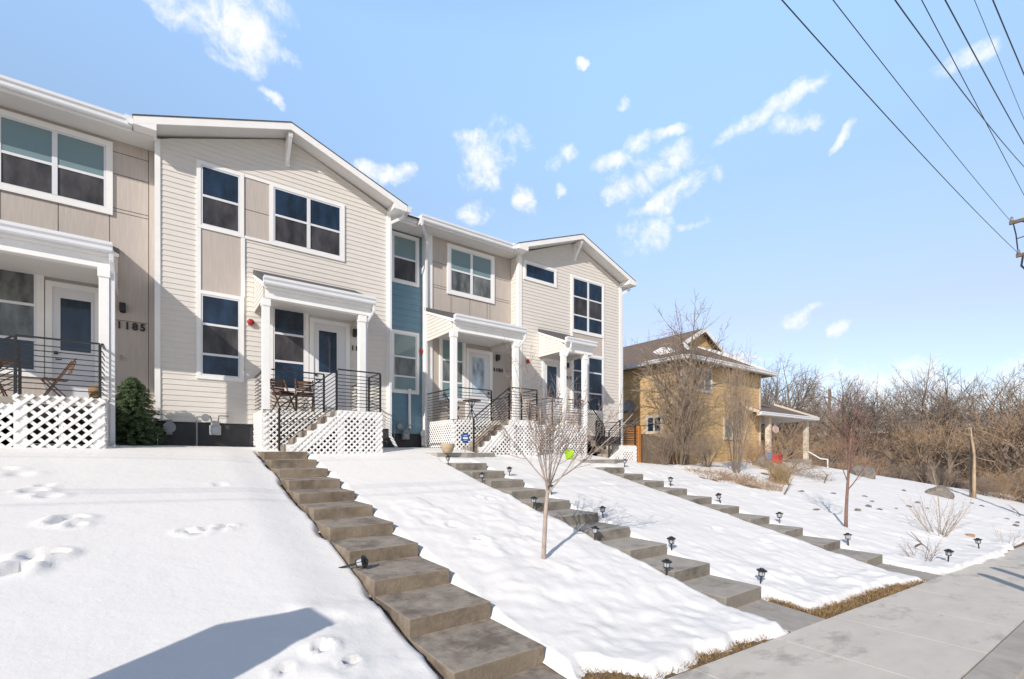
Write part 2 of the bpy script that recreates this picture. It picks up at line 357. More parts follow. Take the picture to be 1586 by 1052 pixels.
def relief(X, Y):
    z = .035*fbm(X, Y, .35, 3)
    rough = ss(2.7, 3.2, X)*(1-ss(5.6, 7, X))*(1-ss(6, 10, Y))*.9 + ss(-.3, 1.2, X)*(1-ss(4.3, 5, Y))*.8 + ss(11.9, 13, X)*.9 + ss(6.6, 7.4, X)*(1-ss(10.9, 11.5, X))*.5
    rough = np.clip(rough, 0, 1)*.85 + .05
    z = z + rough*.045*(fbm(X, Y*1.5, 2.0, 5)) + rough*.035*np.abs(fbm(X+5, Y, 3.6, 4))
    z = z + rough*.045*ss(.28, .55, fbm(X+31, Y+7, 1.9, 3))
    for (x, y, rx, ry, dep, ang) in FEET:
        d = ((X-x)/rx)**2 + ((Y-y)/ry)**2
        z = z - dep*np.exp(-d*d*2.2)*1.5 + dep*.4*np.exp(-((np.sqrt(d)-1.5)/.5)**2)
    return z
def snowz(X, Y):
    e = base_ground(X, Y)
    far = ss(30, 60, np.hypot(X, Y))
    t = .075*np.clip(snowmask(X, Y), 0, 1)
    return e - .03 + t + relief(X, Y)*np.clip(snowmask(X, Y), 0, 1)*(1-far)
def axis(segs):
    r = [segs[0][0]]
    for a, b, d in segs:
        n = max(1, int(round((b-a)/d))); r += [a + (b-a)*(i+1)/n for i in range(n)]
    return np.array(r)
AX = axis([(-400,-60,60),(-60,-8,4),(-8,-3,.14),(-3,1.6,.045),(1.6,8,.04),(8,12.6,.06),(12.6,20,.09),(20,34,.25),(34,60,1),(60,140,8),(140,900,70)])
AY = axis([(2.15,3.5,.035),(3.5,6,.05),(6,9,.06),(9,13,.11),(13,16,.3),(16,40,1.2),(40,120,8),(120,900,70)])
def grid(name, AX, AY, zf, m, kind='structure', smooth=True, keep=None):
    X, Y = np.meshgrid(AX, AY, indexing='ij'); Z = zf(X.ravel(), Y.ravel())
    v = np.stack([X.ravel(), Y.ravel(), Z], 1); nx, ny = len(AX), len(AY)
    i, j = np.meshgrid(np.arange(nx-1), np.arange(ny-1), indexing='ij'); a = (i*ny+j).ravel()
    f = np.stack([a, a+ny, a+ny+1, a+1], 1)
    if keep is not None:
        k = keep(v[:,0], v[:,1]); f = f[k[f].any(axis=1)]
    me = bpy.data.meshes.new(name); me.from_pydata(v.tolist(), [], f.tolist()); me.materials.append(m)
    me.polygons.foreach_set('use_smooth', [smooth]*len(me.polygons))
    o = bpy.data.objects.new(name, me); col.objects.link(o); o['kind'] = kind; return o
AYg = axis([(-400,-60,60),(-60,2.0,8),(2.0,2.15,.15)]); 
def earthz(X, Y):
    z = base_ground(X, Y) - .03
    for q in ST:
        z = z - .4*ss(q['x1']-.9-.01, q['x1']-.9+.04, X)*(1-ss(q['x1']-.04, q['x1']+.01, X))*(1-ss(11.5, 12.5, Y))
    return np.where(Y < 2.14, SW(np.clip(X, -60, 90)) - .35, z)
grid('ground', AX, np.concatenate([AYg, AY[1:]]), earthz, EARTH)
grid('snow', AX, AY, snowz, SNOW, keep=lambda X, Y: snowmask(X, Y) > .004)

def slab(name, x0, x1, y0, y1, top, th, m, n=60, cuts=None):
    b = MB(); xs = [x0 + (x1-x0)*i/n for i in range(n+1)] if cuts is None else cuts
    for a, c in zip(xs, xs[1:]):
        g = .006 if cuts is not None else 0
        b.hexa([(a+g,y0,SW(a)+top-th),(c-g,y0,SW(c)+top-th),(c-g,y1,SW(c)+top-th),(a+g,y1,SW(a)+top-th),(a+g,y0,SW(a)+top),(c-g,y0,SW(c)+top),(c-g,y1,SW(c)+top),(a+g,y1,SW(a)+top)])
    o = b.build(name, m, fix=False); o['kind'] = 'structure'; return o
slab('sidewalk', -30, 70, 1.065, 2.45, 0, .25, CONC2, cuts=[-30+1.52*i+.35 for i in range(66)])
slab('sidewalk_joints', -30, 70, 1.07, 2.445, -.012, .2, CURB)
slab('curb', -60, 90, .78, 1.05, -.005, .3, CURB)
slab('road', -60, 90, -12, .70, -.15, .1, ASPH)
slab('gutter_pan', -60, 90, .70, .78, -.13, .1, CURB)
RX = axis([(-6,14,.12),(14,40,1)]); RY = axis([(-3,.74,.11)])
grid('road_snow', RX, RY, lambda X, Y: SW(X) - .155 + .10*ss(-.1, .25, fbm(X, Y, 1.1, 4)+.2 + .5*ss(-.8,.6,Y))*(1-ss(.69,.74,Y)), SNOW)
# concrete stairs
SL = ['brown concrete steps nearest the camera, climbing to the first lattice porch', 'middle flight of concrete steps behind the young tree, lined with lanterns on both sides', 'farthest flight of concrete steps, low in the snow with lanterns on its right']
CONCG = mat('grey_step_concrete', (.37,.34,.30), .88, 5, (28,.35,.012), var=.14, speck=((.20,.18,.155), 2.2, .52, .74))
for s, lab in zip(ST, SL):
    CM = CONC if s is ST[0] else CONCG
    x1, x0 = s['x1'], s['x1']-.9
    t = thing('concrete_stairs', (x0+.45, s['y0'], SW(x0)), lab, 'concrete stairs', 'flights of concrete steps up the snowy bank')
    rr = random.Random(int(x1*10))
    b = MB(); b.hexa([(x0,2.453,SW(x0)-.2),(x1,2.453,SW(x1)-.2),(x1,s['y0']+.1,SW(x1)-.2),(x0,s['y0']+.1,SW(x0)-.2),(x0,2.453,SW(x0)+.003),(x1,2.453,SW(x1)+.003),(x1,s['y0']+.1,s['z0']-s['dz']+.01),(x0,s['y0']+.1,s['z0']-s['dz']+.01)])
    b.build('walk_slab', CM, t, bevel=.008)
    for k in range(s['n']):
        y = s['y0']+k*s['dy']; z = s['z0']+k*s['dz']; d = s['dy'] + .12 if k < s['n']-1 else (1.0 if s is ST[0] else 1.5)
        j = rr.uniform(-.008, .008); q = rr.uniform(-.006, .006)
        b = MB(); b.hexa([(x0+j,y+q,z-.34),(x1+j,y-q,z-.34),(x1+j,y+d,z-.34),(x0+j,y+d,z-.34),(x0+j,y+q,z),(x1+j,y-q,z+.004),(x1+j,y+d,z+.012),(x0+j,y+d,z+.008)])
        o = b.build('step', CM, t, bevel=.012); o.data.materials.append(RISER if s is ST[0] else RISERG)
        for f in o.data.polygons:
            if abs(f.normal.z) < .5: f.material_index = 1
# walks from the upper steps to the porches
b = MB(); b.prism([(5.7,11.0),(6.6,11.0),(7.7,11.3),(7.7,12.5),(6.2,12.4),(5.6,11.9)], 'z', 1.5, 1.93); tag(b.build('landing_path', CONCG), kind='structure')
b = MB(); b.prism([(10.9,11.0),(12.4,11.0),(13.5,11.4),(13.5,12.6),(11.3,12.6)], 'z', 1.3, 1.72); tag(b.build('landing_path', CONCG), kind='structure')
# dead grass standing out of the thin snow
def grass():
    rr = random.Random(3); b = MB(); n = 0
    areas = [(2.72,3.7,2.46,3.25,900),(3.7,5.2,2.46,2.75,700),(6.58,11.0,2.46,2.95,5200),(6.58,7.0,2.5,3.45,900),(11.86,12.1,2.46,3.6,250),(1.2,1.8,2.46,2.6,120),(12,19,2.4,2.6,200),(1.7,1.8,3,11,160)]
    for x0,x1,y0,y1,c in areas:
        xs = np.array([rr.uniform(x0,x1) for _ in range(c*2)]); ys = np.array([rr.uniform(y0,y1) for _ in range(c*2)])
        mk = snowmask(xs, ys); zs = earthz(xs, ys)
        for x, y, m, z in zip(xs, ys, mk, zs):
            if m > .55: continue
            if any(s['x1']-.9 < x < s['x1'] for s in ST): continue
            a = rr.uniform(0, 6.28); h = rr.uniform(.01,.05); w = .005; l = rr.uniform(.02,.08)
            dx, dy = math.cos(a), math.sin(a)
            b.add([(x-dy*w,y+dx*w,z-.01),(x+dy*w,y-dx*w,z-.01),(x+dx*l,y+dy*l,z+h)], [(0,1,2)])
    o = b.build('dead_grass', GRASS, fix=False); tag(o, 'brown dead grass showing at the edge of the snow by the sidewalk', 'grass', kind='stuff')
grass()

# ------------------------------------------------------------ wall helpers
def siding(b, x0, x1, z0, z1, y, e=.127, rake=None, T=None):
    T = T or (lambda u, n, z: (u, y-n, z))
    z = z0
    while z < z1 - .01:
        zt = min(z+e, z1)
        a0, c0, a1, c1 = x0, x1, x0, x1
        if rake:
            a0, c0 = rake(z); a1, c1 = rake(zt)
            if c1 - a1 < .02: zt = z + (zt-z)*.5; a1, c1 = rake(zt)
            if c1 <= a1: break
        b.add([T(a0,.016,z),T(c0,.016,z),T(c1,.003,zt),T(a1,.003,zt),T(a0,.0,z),T(c0,.0,z)], [(0,1,2,3),(4,5,1,0)])
        z += e
def fr(b, x0, x1, z0, z1, w, n0, n1, T):      # rectangular frame of four butted boards
    def bx(a, c, d, e):
        p = [T(a,n0,d),T(c,n0,d),T(c,n1,d),T(a,n1,d),T(a,n0,e),T(c,n0,e),T(c,n1,e),T(a,n1,e)]; b.hexa(p)
    bx(x0, x1, z1-w, z1); bx(x0, x1, z0, z0+w); bx(x0, x0+w, z0+w, z1-w); bx(x1-w, x1, z0+w, z1-w)
def bxT(b, T, a, c, n0, n1, d, e):
    b.hexa([T(a,n0,d),T(c,n0,d),T(c,n1,d),T(a,n1,d),T(a,n0,e),T(c,n0,e),T(c,n1,e),T(a,n1,e)])
def window(par, x0, x1, z0, z1, T, cols=1, splits=(), kinds='d', trim=.10, tm=None, label=None, sm=None):
    tm = tm or WHITE; sm = sm or GUT
    b = MB(); fr(b, x0, x1, z0, z1, trim, 0, .048, T); w = b.build('window', tm, par)
    if label: w['label'] = label
    ix0, ix1, iz0, iz1 = x0+trim+.004, x1-trim-.004, z0+trim+.004, z1-trim-.004
    zs = [iz1] + list(splits) + [iz0]; cw = (ix1-ix0)/cols
    s = MB(); fr(s, ix0, ix1, iz0, iz1, .035, .002, .036, T)
    for c in range(1, cols): bxT(s, T, ix0+c*cw-.045, ix0+c*cw+.045, .002, .042, iz0+.036, iz1-.036)
    for c in range(cols):
        for k, z in enumerate(splits):
            lo = ix0+c*cw+(.036 if c == 0 else .046); hi = ix0+(c+1)*cw-(.036 if c == cols-1 else .046)
            bxT(s, T, lo, hi, .004, .034, z-.028, z+.028)
    s.build('sash', sm, w)
    for c in range(cols):
        for k in range(len(zs)-1):
            g = MB(); a = ix0+c*cw+.03; d = ix0+(c+1)*cw-.03; n = .026 if k == 0 else .020
            g.add([T(a,n,zs[k+1]+.02),T(d,n,zs[k+1]+.02),T(d,n,zs[k]-.02),T(a,n,zs[k]-.02)], [(0,1,2,3)])
            g.build('pane', GL[kinds[k % len(kinds)]], w)
    return w
def panels(par, x0, x1, z0, z1, T, vl=(), hl=(), m=None, name='taupe_wall_panel'):
    b = MB(); bxT(b, T, x0, x1, -.02, .006, z0, z1); w = b.build(name, m or TAN, par)
    s = MB()
    for v in vl: bxT(s, T, v[0]-.007, v[0]+.007, .0, .0085, v[1], v[2])
    for h in hl: bxT(s, T, h[1], h[2], .0, .0095, h[0]-.007, h[0]+.007)
    if vl or hl: s.build('panel_seam', SEAM, w)
    return w
TY = lambda Y: (lambda u, n, z: (u, Y-n, z))
TX = lambda X: (lambda u, n, z: (X-n, u, z))
def door(par, x0, x1, z0, z1, Y, gx0, gx1, gz0, gz1, kind='d', hand='l'):
    T = TY(Y); b = MB(); fr(b, x0, x1, z0, z1, .11, 0, .05, T); d = b.build('door', WHITE, par)
    s = MB(); bxT(s, T, x0+.11, x1-.11, .0, .024, z0+.02, z1-.11)
    s.build('door_slab', DOORM, d)
    f = MB(); fr(f, gx0-.045, gx1+.045, gz0-.045, gz1+.045, .045, .024, .036, T); f.build('glass_frame', DOORM, d)
    g = MB(); bxT(g, T, gx0, gx1, .024, .028, gz0, gz1); g.build('door_glass', GL[kind], d)
    hx = x0+.17 if hand == 'l' else x1-.17
    h = MB(); bxT(h, T, hx-.03, hx+.03, .024, .05, z0+1.08, z0+1.15); h.tube([T(hx,.03,z0+.97), T(hx,.08,z0+.97), T(hx+(.1 if hand=='l' else -.1),.08,z0+.97)], .012, 8)
    h.build('door_handle', BLACK, d); return d
def wall_lamp(par, x, y, z):
    b = MB(); b.box(x-.05,x+.05,y-.03,y,z-.10,z+.13); b.box(x-.06,x+.06,y-.15,y-.03,z-.08,z+.11); b.build('wall_lamp', BLACK, par, bevel=.006)
def bell(par, x, y, z):
    b = MB(); b.tube([(x,y,z),(x,y-.04,z)], .055, 20); b.tube([(x,y-.04,z),(x,y-.075,z),(x,y-.09,z)], [.085,.08,.045], 24); b.tube([(x,y-.09,z),(x,y-.11,z)], .03, 10)
    o = b.build('alarm_bell', RED, par); b = MB(); b.box(x-.07,x+.07,y-.02,y-.002,z-.07,z+.07); b.build('bell_mount', WHITE, o)
def number(par, txt, x, y, z, size=.2):
    cu = bpy.data.curves.new('house_number', 'FONT'); cu.body = txt; cu.size = size; cu.extrude = .012; cu.offset = .006; cu.space_character = 1.25
    o = bpy.data.objects.new('tmp', cu); col.objects.link(o)
    dg = bpy.context.evaluated_depsgraph_get(); dg.update()
    me = bpy.data.meshes.new_from_object(o.evaluated_get(dg)); bpy.data.objects.remove(o)
    me.materials.clear(); me.materials.append(BLACK)
    for v in me.vertices:
        c = v.co.copy(); v.co = Vector((x+c.x, y-.016-c.z, z+c.y)) - par.location
    n = bpy.data.objects.new('house_number', me); col.objects.link(n); n.parent = par; return n
GP = [(0,0),(-.09,0),(-.11,.03),(-.11,.09),(-.14,.13),(-.14,.19),(-.125,.19),(-.12,.175),(-.005,.175)]   # gutter section: (y, z) from the back bottom
def gutter(par, x0, x1, y, z, name='gutter'):
    b = MB(); b.prism([(y+p[0], z+p[1]) for p in GP], 'x', x0, x1); return b.build(name, GUT, par)
def gutter_y(par, x, y0, y1, z, sgn, name='gutter'):
    b = MB(); b.prism([(x-sgn*p[0], z+p[1]) for p in GP], 'y', y0, y1); return b.build(name, GUT, par)
def spout(par, pts, w=.07, name='downspout'):
    b = MB()
    for p, q in zip(pts, pts[1:]):
        d = (Vector(q)-Vector(p)).normalized()*.03
        b.bar(Vector(p)-d, Vector(q)+d, w, w*.8, up=(0,1,0))
    return b.build(name, GUT, par, bevel=.006)
def clip_poly(poly, p, d):
    t0, t1 = -1e9, 1e9; n = len(poly)
    ar = sum(poly[i][0]*poly[(i+1)%n][1]-poly[(i+1)%n][0]*poly[i][1] for i in range(n))
    for i in range(n):
        a = poly[i]; c = poly[(i+1)%n]; ex, ez = c[0]-a[0], c[1]-a[1]
        nx, nz = (-ez, ex) if ar > 0 else (ez, -ex)
        den = nx*d[0]+nz*d[1]; num = nx*(p[0]-a[0])+nz*(p[1]-a[1])
        if abs(den) < 1e-9:
            if num < 0: return None
            continue
        t = -num/den
        if den > 0: t0 = max(t0, t)
        else: t1 = min(t1, t)
    return (t0, t1) if t1 - t0 > .03 else None
def lattice(par, poly, T, backs=(), pitch=.1, w=.042):
    b = MB()
    for k, (dx, dz) in enumerate(((.7071,.7071),(.7071,-.7071))):
        nx, nz = -dz, dx; cs = [nx*p[0]+nz*p[1] for p in poly]; c = math.ceil(min(cs)/pitch)*pitch
        n0 = .0 if k else .010
        while c < max(cs):
            p = (nx*c, nz*c); r = clip_poly(poly, p, (dx, dz))
            if r:
                a = (p[0]+dx*r[0], p[1]+dz*r[0]); e = (p[0]+dx*r[1], p[1]+dz*r[1]); h = w/2
                q = [(a[0]-nx*h,a[1]-nz*h),(e[0]-nx*h,e[1]-nz*h),(e[0]+nx*h,e[1]+nz*h),(a[0]+nx*h,a[1]+nz*h)]
                b.hexa([T(u,n0,z) for u, z in q] + [T(u,n0+.009,z) for u, z in q])
            c += pitch
    o = b.build('lattice_skirt', WHITE, par, fix=False)
    f = MB()
    for q in backs:
        n = len(q); f.add([T(u,-.002,z) for u, z in q]+[T(u,-.02,z) for u, z in q], [tuple(range(n)), tuple(range(n,2*n))]+[(i,(i+1)%n,n+(i+1)%n,n+i) for i in range(n)])
    if backs: f.build('skirt_board', WHITE, o)
    return o
def rect(x0, x1, z0, z1): return [(x0,z0),(x1,z0),(x1,z1),(x0,z1)]
def skirt_rect(par, x0, x1, z0, z1, T, mid=True, bd=.17, top=.15, **k):
    bk = [rect(x0,x1,z1-top,z1), rect(x0,x0+bd,z0,z1-top), rect(x1-bd,x1,z0,z1-top)]
    if mid: bk.append(rect((x0+x1)/2-.03,(x0+x1)/2+.03,z0,z1-top))
    return lattice(par, rect(x0,x1,z0,z1), T, bk, **k)
def railing(par, p, q, h=.98, nb=9, posts=(True, True), th=.016):
    p = Vector(p); q = Vector(q); b = MB(); up = Vector((0,0,h))
    b.bar(p+up, q+up, .045, .028)
    for k in range(nb):
        z = .10 + k*(h-.14)/nb; b.bar(p+Vector((0,0,z)), q+Vector((0,0,z)), th, th)
    o = b.build('railing', BLACK, par)
    for a, f in ((p, posts[0]), (q, posts[1])):
        if f: c = MB(); c.bar(a-Vector((0,0,.02)), a+up-Vector((0,0,.015)), .042, .042); c.build('rail_post', BLACK, o)
    return o
def post(par, x0, x1, y0, y1, z0, z1):
    b = MB(); b.box(x0,x1,y0,y1,z0,z1); o = b.build('porch_post', WHITE, par, bevel=.006)
    c = MB(); c.box(x0-.018,x1+.018,y0-.018,y1+.018,z1-.18,z1-.004); c.build('post_capital', WHITE, o, bevel=.008); return o
def porch_roof(par, x0, x1, yf, yw, zb=5.60, zg=5.87, zw=6.70, side=True):
    """shed roof: beam, soffit, gutter at the front, shingles rising to the wall, sided cheeks"""
    b = MB(); zt = zg+.17
    b.prism([(yf+.02,zt),(yw-.003,zw),(yw-.003,zw-.12),(yf+.02,zt-.10)], 'x', x0-.02, x1+.02); o = b.build('porch_roof', SHING, par)
    b = MB(); b.box(x0+.02,x1-.02,yf+.10,yf+.28,zb,zg-.03); b.build('porch_beam', WHITE, o)
    b = MB(); b.box(x0+.02,x1-.02,yf+.285,yw-.004,zb+.18,zb+.20); b.build('porch_ceiling', SOFF, o)
    b = MB(); b.box(x0,x1,yf+.02,yf+.04,zg-.06,zt-.04); b.box(x0+.02,x1-.02,yf+.04,yf+.098,zg-.05,zg-.035); b.build('fascia', WHITE, o)
    gutter(o, x0-.03, x1+.03, yf+.018, zg)
    for xs, sg in ((x0,1),(x1,-1)):
        b = MB(); k = (zw-zt)/(yw-yf); y = yf+.12
        # rake board and cheek boards
        b.prism([(yf+.04,zt-.02),(yw-.004,zw-.02),(yw-.004,zw-.2),(yf+.04,zt-.2)], 'x', xs-.012*sg, xs+.02*sg)
        b.build('rake_board', WHITE, o)
        c = MB(); z = zb
        while z < zw-.2:
            z1 = min(z+.11, zw-.2); ya = max(yf+.12, yf+.04+(z-(zt-.2))/k); yb = max(yf+.12, yf+.04+(z1-(zt-.2))/k)
            if ya < yw-.03:
                c.add([(xs-.004*sg,ya,z),(xs-.004*sg,yw-.004,z),(xs+.008*sg,yw-.004,z1),(xs+.008*sg,yb,z1),(xs+.02*sg,ya,z),(xs+.02*sg,yw-.004,z)], [(0,1,2,3),(0,1,5,4)])
            z += .11
        c.build('roof_cheek', SIDE2, o)
    return o
def deck(par, rects, z, th=.14):
    b = MB()
    for (x0,x1,y0,y1) in rects: b.box(x0,x1,y0,y1,z-th,z)
    return b.build('porch_deck', CURB, par)
def stairs_x(par, xs, z0, dz, y0, y1, n):
    """porch stair rising along +-x: xs first riser, n risers"""
    b = MB(); d = .255 if n > 0 else -.255; m = abs(n)
    for k in range(m):
        xa = xs + d*k; b.box(min(xa, xs+d*m), max(xa, xs+d*m), y0, y1, z0+dz*k-(.3 if k else .2), z0+dz*(k+1)-.0)
    return b.build('porch_steps', CONC, par)

# ------------------------------------------------------------ townhouses
ZF, ZE = 2.67, 9.30
def roof_gable(par, xa, xb, y0, zr=10.60, ze=9.42, yb=18.):
    xm = (xa+xb)/2; b = MB(); t = .20
    b.prism([(xa,ze-.03),(xm,zr-.03),(xb,ze-.03),(xb,ze-t+.02),(xm,zr-t+.02),(xa,ze-t+.02)], 'y', y0+.03, yb); o = b.build('roof', SOFF, par)
    s = MB(); s.prism([(xa-.012,ze-.028),(xm,zr-.028),(xb+.012,ze-.028),(xb+.012,ze-.006),(xm,zr-.004),(xa-.012,ze-.006)], 'y', y0-.012, yb); s.build('shingles', SHING, o)
    f = MB(); f.prism([(xa,ze-.03),(xm,zr-.03),(xb,ze-.03),(xb,ze-t),(xm,zr-t-.01),(xa,ze-t)], 'y', y0, y0+.028); f.build('rake_fascia', WHITE, o)
    for sx, xi in ((xa, xa+.42), (xb, xb-.42)):
        e = MB(); lo, hi = min(sx,xi), max(sx,xi); zt = ze-t+(.42 if True else 0)*(zr-ze)/(xm-xa)
        e.prism([(sx,ze-t+.0),(xi,zt),(xi,ze-t-.0),(sx,ze-t-.0)] if sx < xm else [(sx,ze-t),(xi,ze-t),(xi,zt)], 'y', y0+.002, yb); e.build('eave_box', WHITE, o)
    # knee brace under the ridge
    k = MB(); k.box(xm-.05,xm+.05,13.93,13.985,zr-.95,zr-.26); k.bar((xm,13.955,zr-.80),(xm,y0+.07,zr-.30),.085,.085); k.box(xm-.05,xm+.05,y0+.05,13.93,zr-.36,zr-.26)
    k.build('gable_bracket', WHITE, o); return o
def gable_wall(par, xa, xb, zr=10.40, ze=ZE):
    xm = (xa+xb)/2; b = MB()
    b.prism([(xa,ZF),(xb,ZF),(xb,ze-.02),(xm,zr-.02),(xa,ze-.02)], 'y', 14.0, 15.0)
    core = b.build('wall', SIDE, par)
    def rake(z):
        if z <= ze: return xa, xb
        k = (z-ze)/(zr-ze); return xa+(xm-xa)*k, xb-(xb-xm)*k
    s = MB(); siding(s, xa, xb, ZF, zr, 13.998, .127, rake); s.build('siding', SIDE, core, fix=False)
    return core
def corner(par, x0, x1, y, z0, z1, d=.1):
    b = MB(); b.box(x0,x1,y-.035,y+d,z0,z1); return b.build('corner_board', WHITE, par)
def mainroof(par, x0, x1, y):
    b = MB(); b.prism([(y,9.33),(19.2,11.2),(24.5,9.33)], 'x', x0, x1); return b.build('roof', SHING, par)

# unit one, taupe wall at the far left
U1 = thing('townhouse', (-2.6,14.4,2.05), 'taupe panelled townhouse at the left edge, number 1185 beside its porch', 'townhouse', 'joined townhouses of the row')
T = TY(14.45)
b = MB(); b.box(-8.5,-.1,14.46,22,ZF,9.25); b.build('wall', TAN, U1)
b = MB(); b.box(-8.5,-.1,14.50,22,1.6,ZF-.002); b.build('foundation', FOUND, U1)
panels(U1, -8.5, -.11, ZF, 9.24, T, vl=[(-.96,5.0,6.95),(-1.83,5.9,7.42),(-2.72,5.9,7.42),(-.96,6.95,7.42),(-.24,2.7,9.2),(-4.3,2.7,9.2)], hl=[(8.42,-.95,-.24),(7.54,-.95,-.24),(8.34,-.95,-.24) if 0 else (7.62,-.95,-.24),(5.02,-.85,-.24),(8.93,-2.7,-.24)])
window(U1, -2.86, -.90, 7.43, 9.12, T, 2, (8.24,), 'bs', trim=.12)
window(U1, -4.1, -2.05, 3.55, 5.98, T, 2, (5.1,4.35), 'ggd', trim=.12)
door(U1, -2.03, -1.10, 3.0, 5.68, 14.45, -1.79, -1.28, 4.18, 5.34, 'd', 'l')
wall_lamp(U1, -.72, 14.44, 5.30); number(U1, '1185', -.84, 14.44, 4.83, .23)
b = MB(); b.tube([(-.75,14.44,4.18),(-.75,14.36,4.15),(-.75,14.34,4.09)], .018, 8); b.build('hose_tap', TERR, U1)
r = mainroof(U1, -8.5, -.12, 13.85)
b = MB(); b.box(-8.5,-.53,13.80,14.44,9.20,9.225); b.box(-.53,-.14,13.80,14.44,9.20,9.222); b.build('soffit', SOFF, r)
b = MB(); b.box(-8.5,-.52,13.78,13.80,9.17,9.42); b.build('fascia', WHITE, r)
gutter(r, -8.5, -.52, 13.777, 9.22)
# porch one
P1 = U1
b = porch_roof(U1, -5.2, -.80, 12.35, 14.43, 5.58, 5.86, 6.68)
post(U1, -.99, -.83, 12.45, 12.61, 2.95, 5.58); post(U1, -5.1, -4.94, 12.45, 12.61, 2.95, 5.58)
deck(U1, [(-5.1,-.86,12.45,14.44),(-2.08,-.86,11.90,12.448)], 2.93)
skirt_rect(U1, -2.08, -.86, 1.85, 2.93, TY(11.9), pitch=.140, w=.056); lattice(U1, [(-3.6,1.85),(-2.085,1.85),(-2.085,2.75),(-2.6,2.75),(-3.6,2.05)], TY(11.92), [[(-3.6,2.0),(-2.6,2.72),(-2.6,2.56),(-3.6,1.86)],rect(-2.6,-2.085,2.60,2.75)], pitch=.140, w=.056)
lattice(U1, rect(11.9,14.4,1.9,2.93), TX(-.86) if 0 else (lambda u, n, z: (-.86+n, u, z)), [])
lattice(U1, rect(-5.1,-3.6,1.9,2.93), TY(12.45), [])
stairs_x(U1, -3.36, 1.95, .165, 11.95, 12.44, 5)
railing(U1, (-2.06,11.93,2.95), (-.93,11.93,2.95), 1.02, 9); railing(U1, (-.90,11.93,2.95), (-.90,12.44,2.95), 1.02, 9, (False, False))
railing(U1, (-3.36,11.93,2.02), (-2.09,11.93,2.95), 1.0, 9, (True, False)); railing(U1, (-5.0,12.5,2.95), (-2.1,12.5,2.95), 1.0, 9)
spout(U1, [(-.79,12.31,5.90),(-.79,12.36,5.72),(-.78,12.50,5.5),(-.78,12.50,2.1),(-.74,12.30,2.02)], .075)

# unit two, first cream gable
U2 = thing('townhouse', (2.75,14,2.05), 'cream clapboard townhouse with the nearer, larger gable and two tall windows', 'townhouse', 'joined townhouses of the row')
T = TY(14.0)
gable_wall(U2, -.10, 5.65)
b = MB(); b.box(-.06,5.6,14.03,22,1.6,ZF-.002); b.build('foundation', FOUND, U2)
b = MB(); b.box(-.10,5.65,15.0,22,ZF,9.2); b.build('rear_wall', SIDE, U2)
corner(U2, -.12, -.01, 13.998, ZF, 9.30, .45); corner(U2, 5.54, 5.67, 13.998, ZF, 9.28, .8)
window(U2, .70, 1.72, 7.44, 9.09, T, 1, (8.26,), 'ds', trim=.09)
window(U2, .70, 1.72, 3.74, 5.92, T, 1, (5.10,4.36), 'dsd', trim=.09)
window(U2, 2.31, 4.27, 7.44, 9.09, T, 2, (8.26,), 'ds', trim=.10)
b = None
for q in ((.70,.79,5.924,7.436),(1.65,1.74,5.924,7.436),(1.724,2.306,7.44,7.51),(1.724,2.306,9.02,9.09)): b = MB(); bxT(b,T,q[0],q[1],.0,.041,q[2],q[3]); b.build('panel_trim', WHITE, U2)
panels(U2, .794, 1.646, 5.924, 7.436, TY(13.985)); panels(U2, 1.727, 2.303, 7.514, 9.016, TY(13.985), hl=[(8.20,1.73,2.30)])
bell(U2, 1.87, 13.99, 5.30)
window(U2, 2.31, 3.29, 3.55, 5.96, T, 1, (5.12,4.38), 'dsd', trim=.09)
door(U2, 3.31, 4.42, 3.0, 5.68, 14.0, 3.56, 4.05, 4.20, 5.36, 'd', 'l')
wall_lamp(U2, 4.56, 13.985, 5.42); number(U2, '1183', 4.46, 13.985, 4.93, .18)
r = roof_gable(U2, -.50, 6.00, 13.5)
gutter_y(r, 6.005, 13.5, 17, 9.22, 1); gutter_y(r, -.505, 13.62, 17, 9.26, -1)
spout(U2, [(5.96,13.72,9.22),(5.96,13.72,9.12),(5.62,13.90,8.92),(5.62,13.90,2.45),(5.72,13.7,2.12)], .08)
porch_roof(U2, 1.95, 4.56, 12.42, 13.98, 5.58, 5.85, 6.68)
post(U2, 1.93, 2.09, 12.55, 12.71, 2.95, 5.58); post(U2, 4.22, 4.40, 12.55, 12.71, 2.95, 5.58)
spout(U2, [(4.56,12.38,5.88),(4.56,12.40,5.70),(4.44,12.6,5.42),(4.43,12.62,5.1),(4.43,12.62,2.95)], .06)
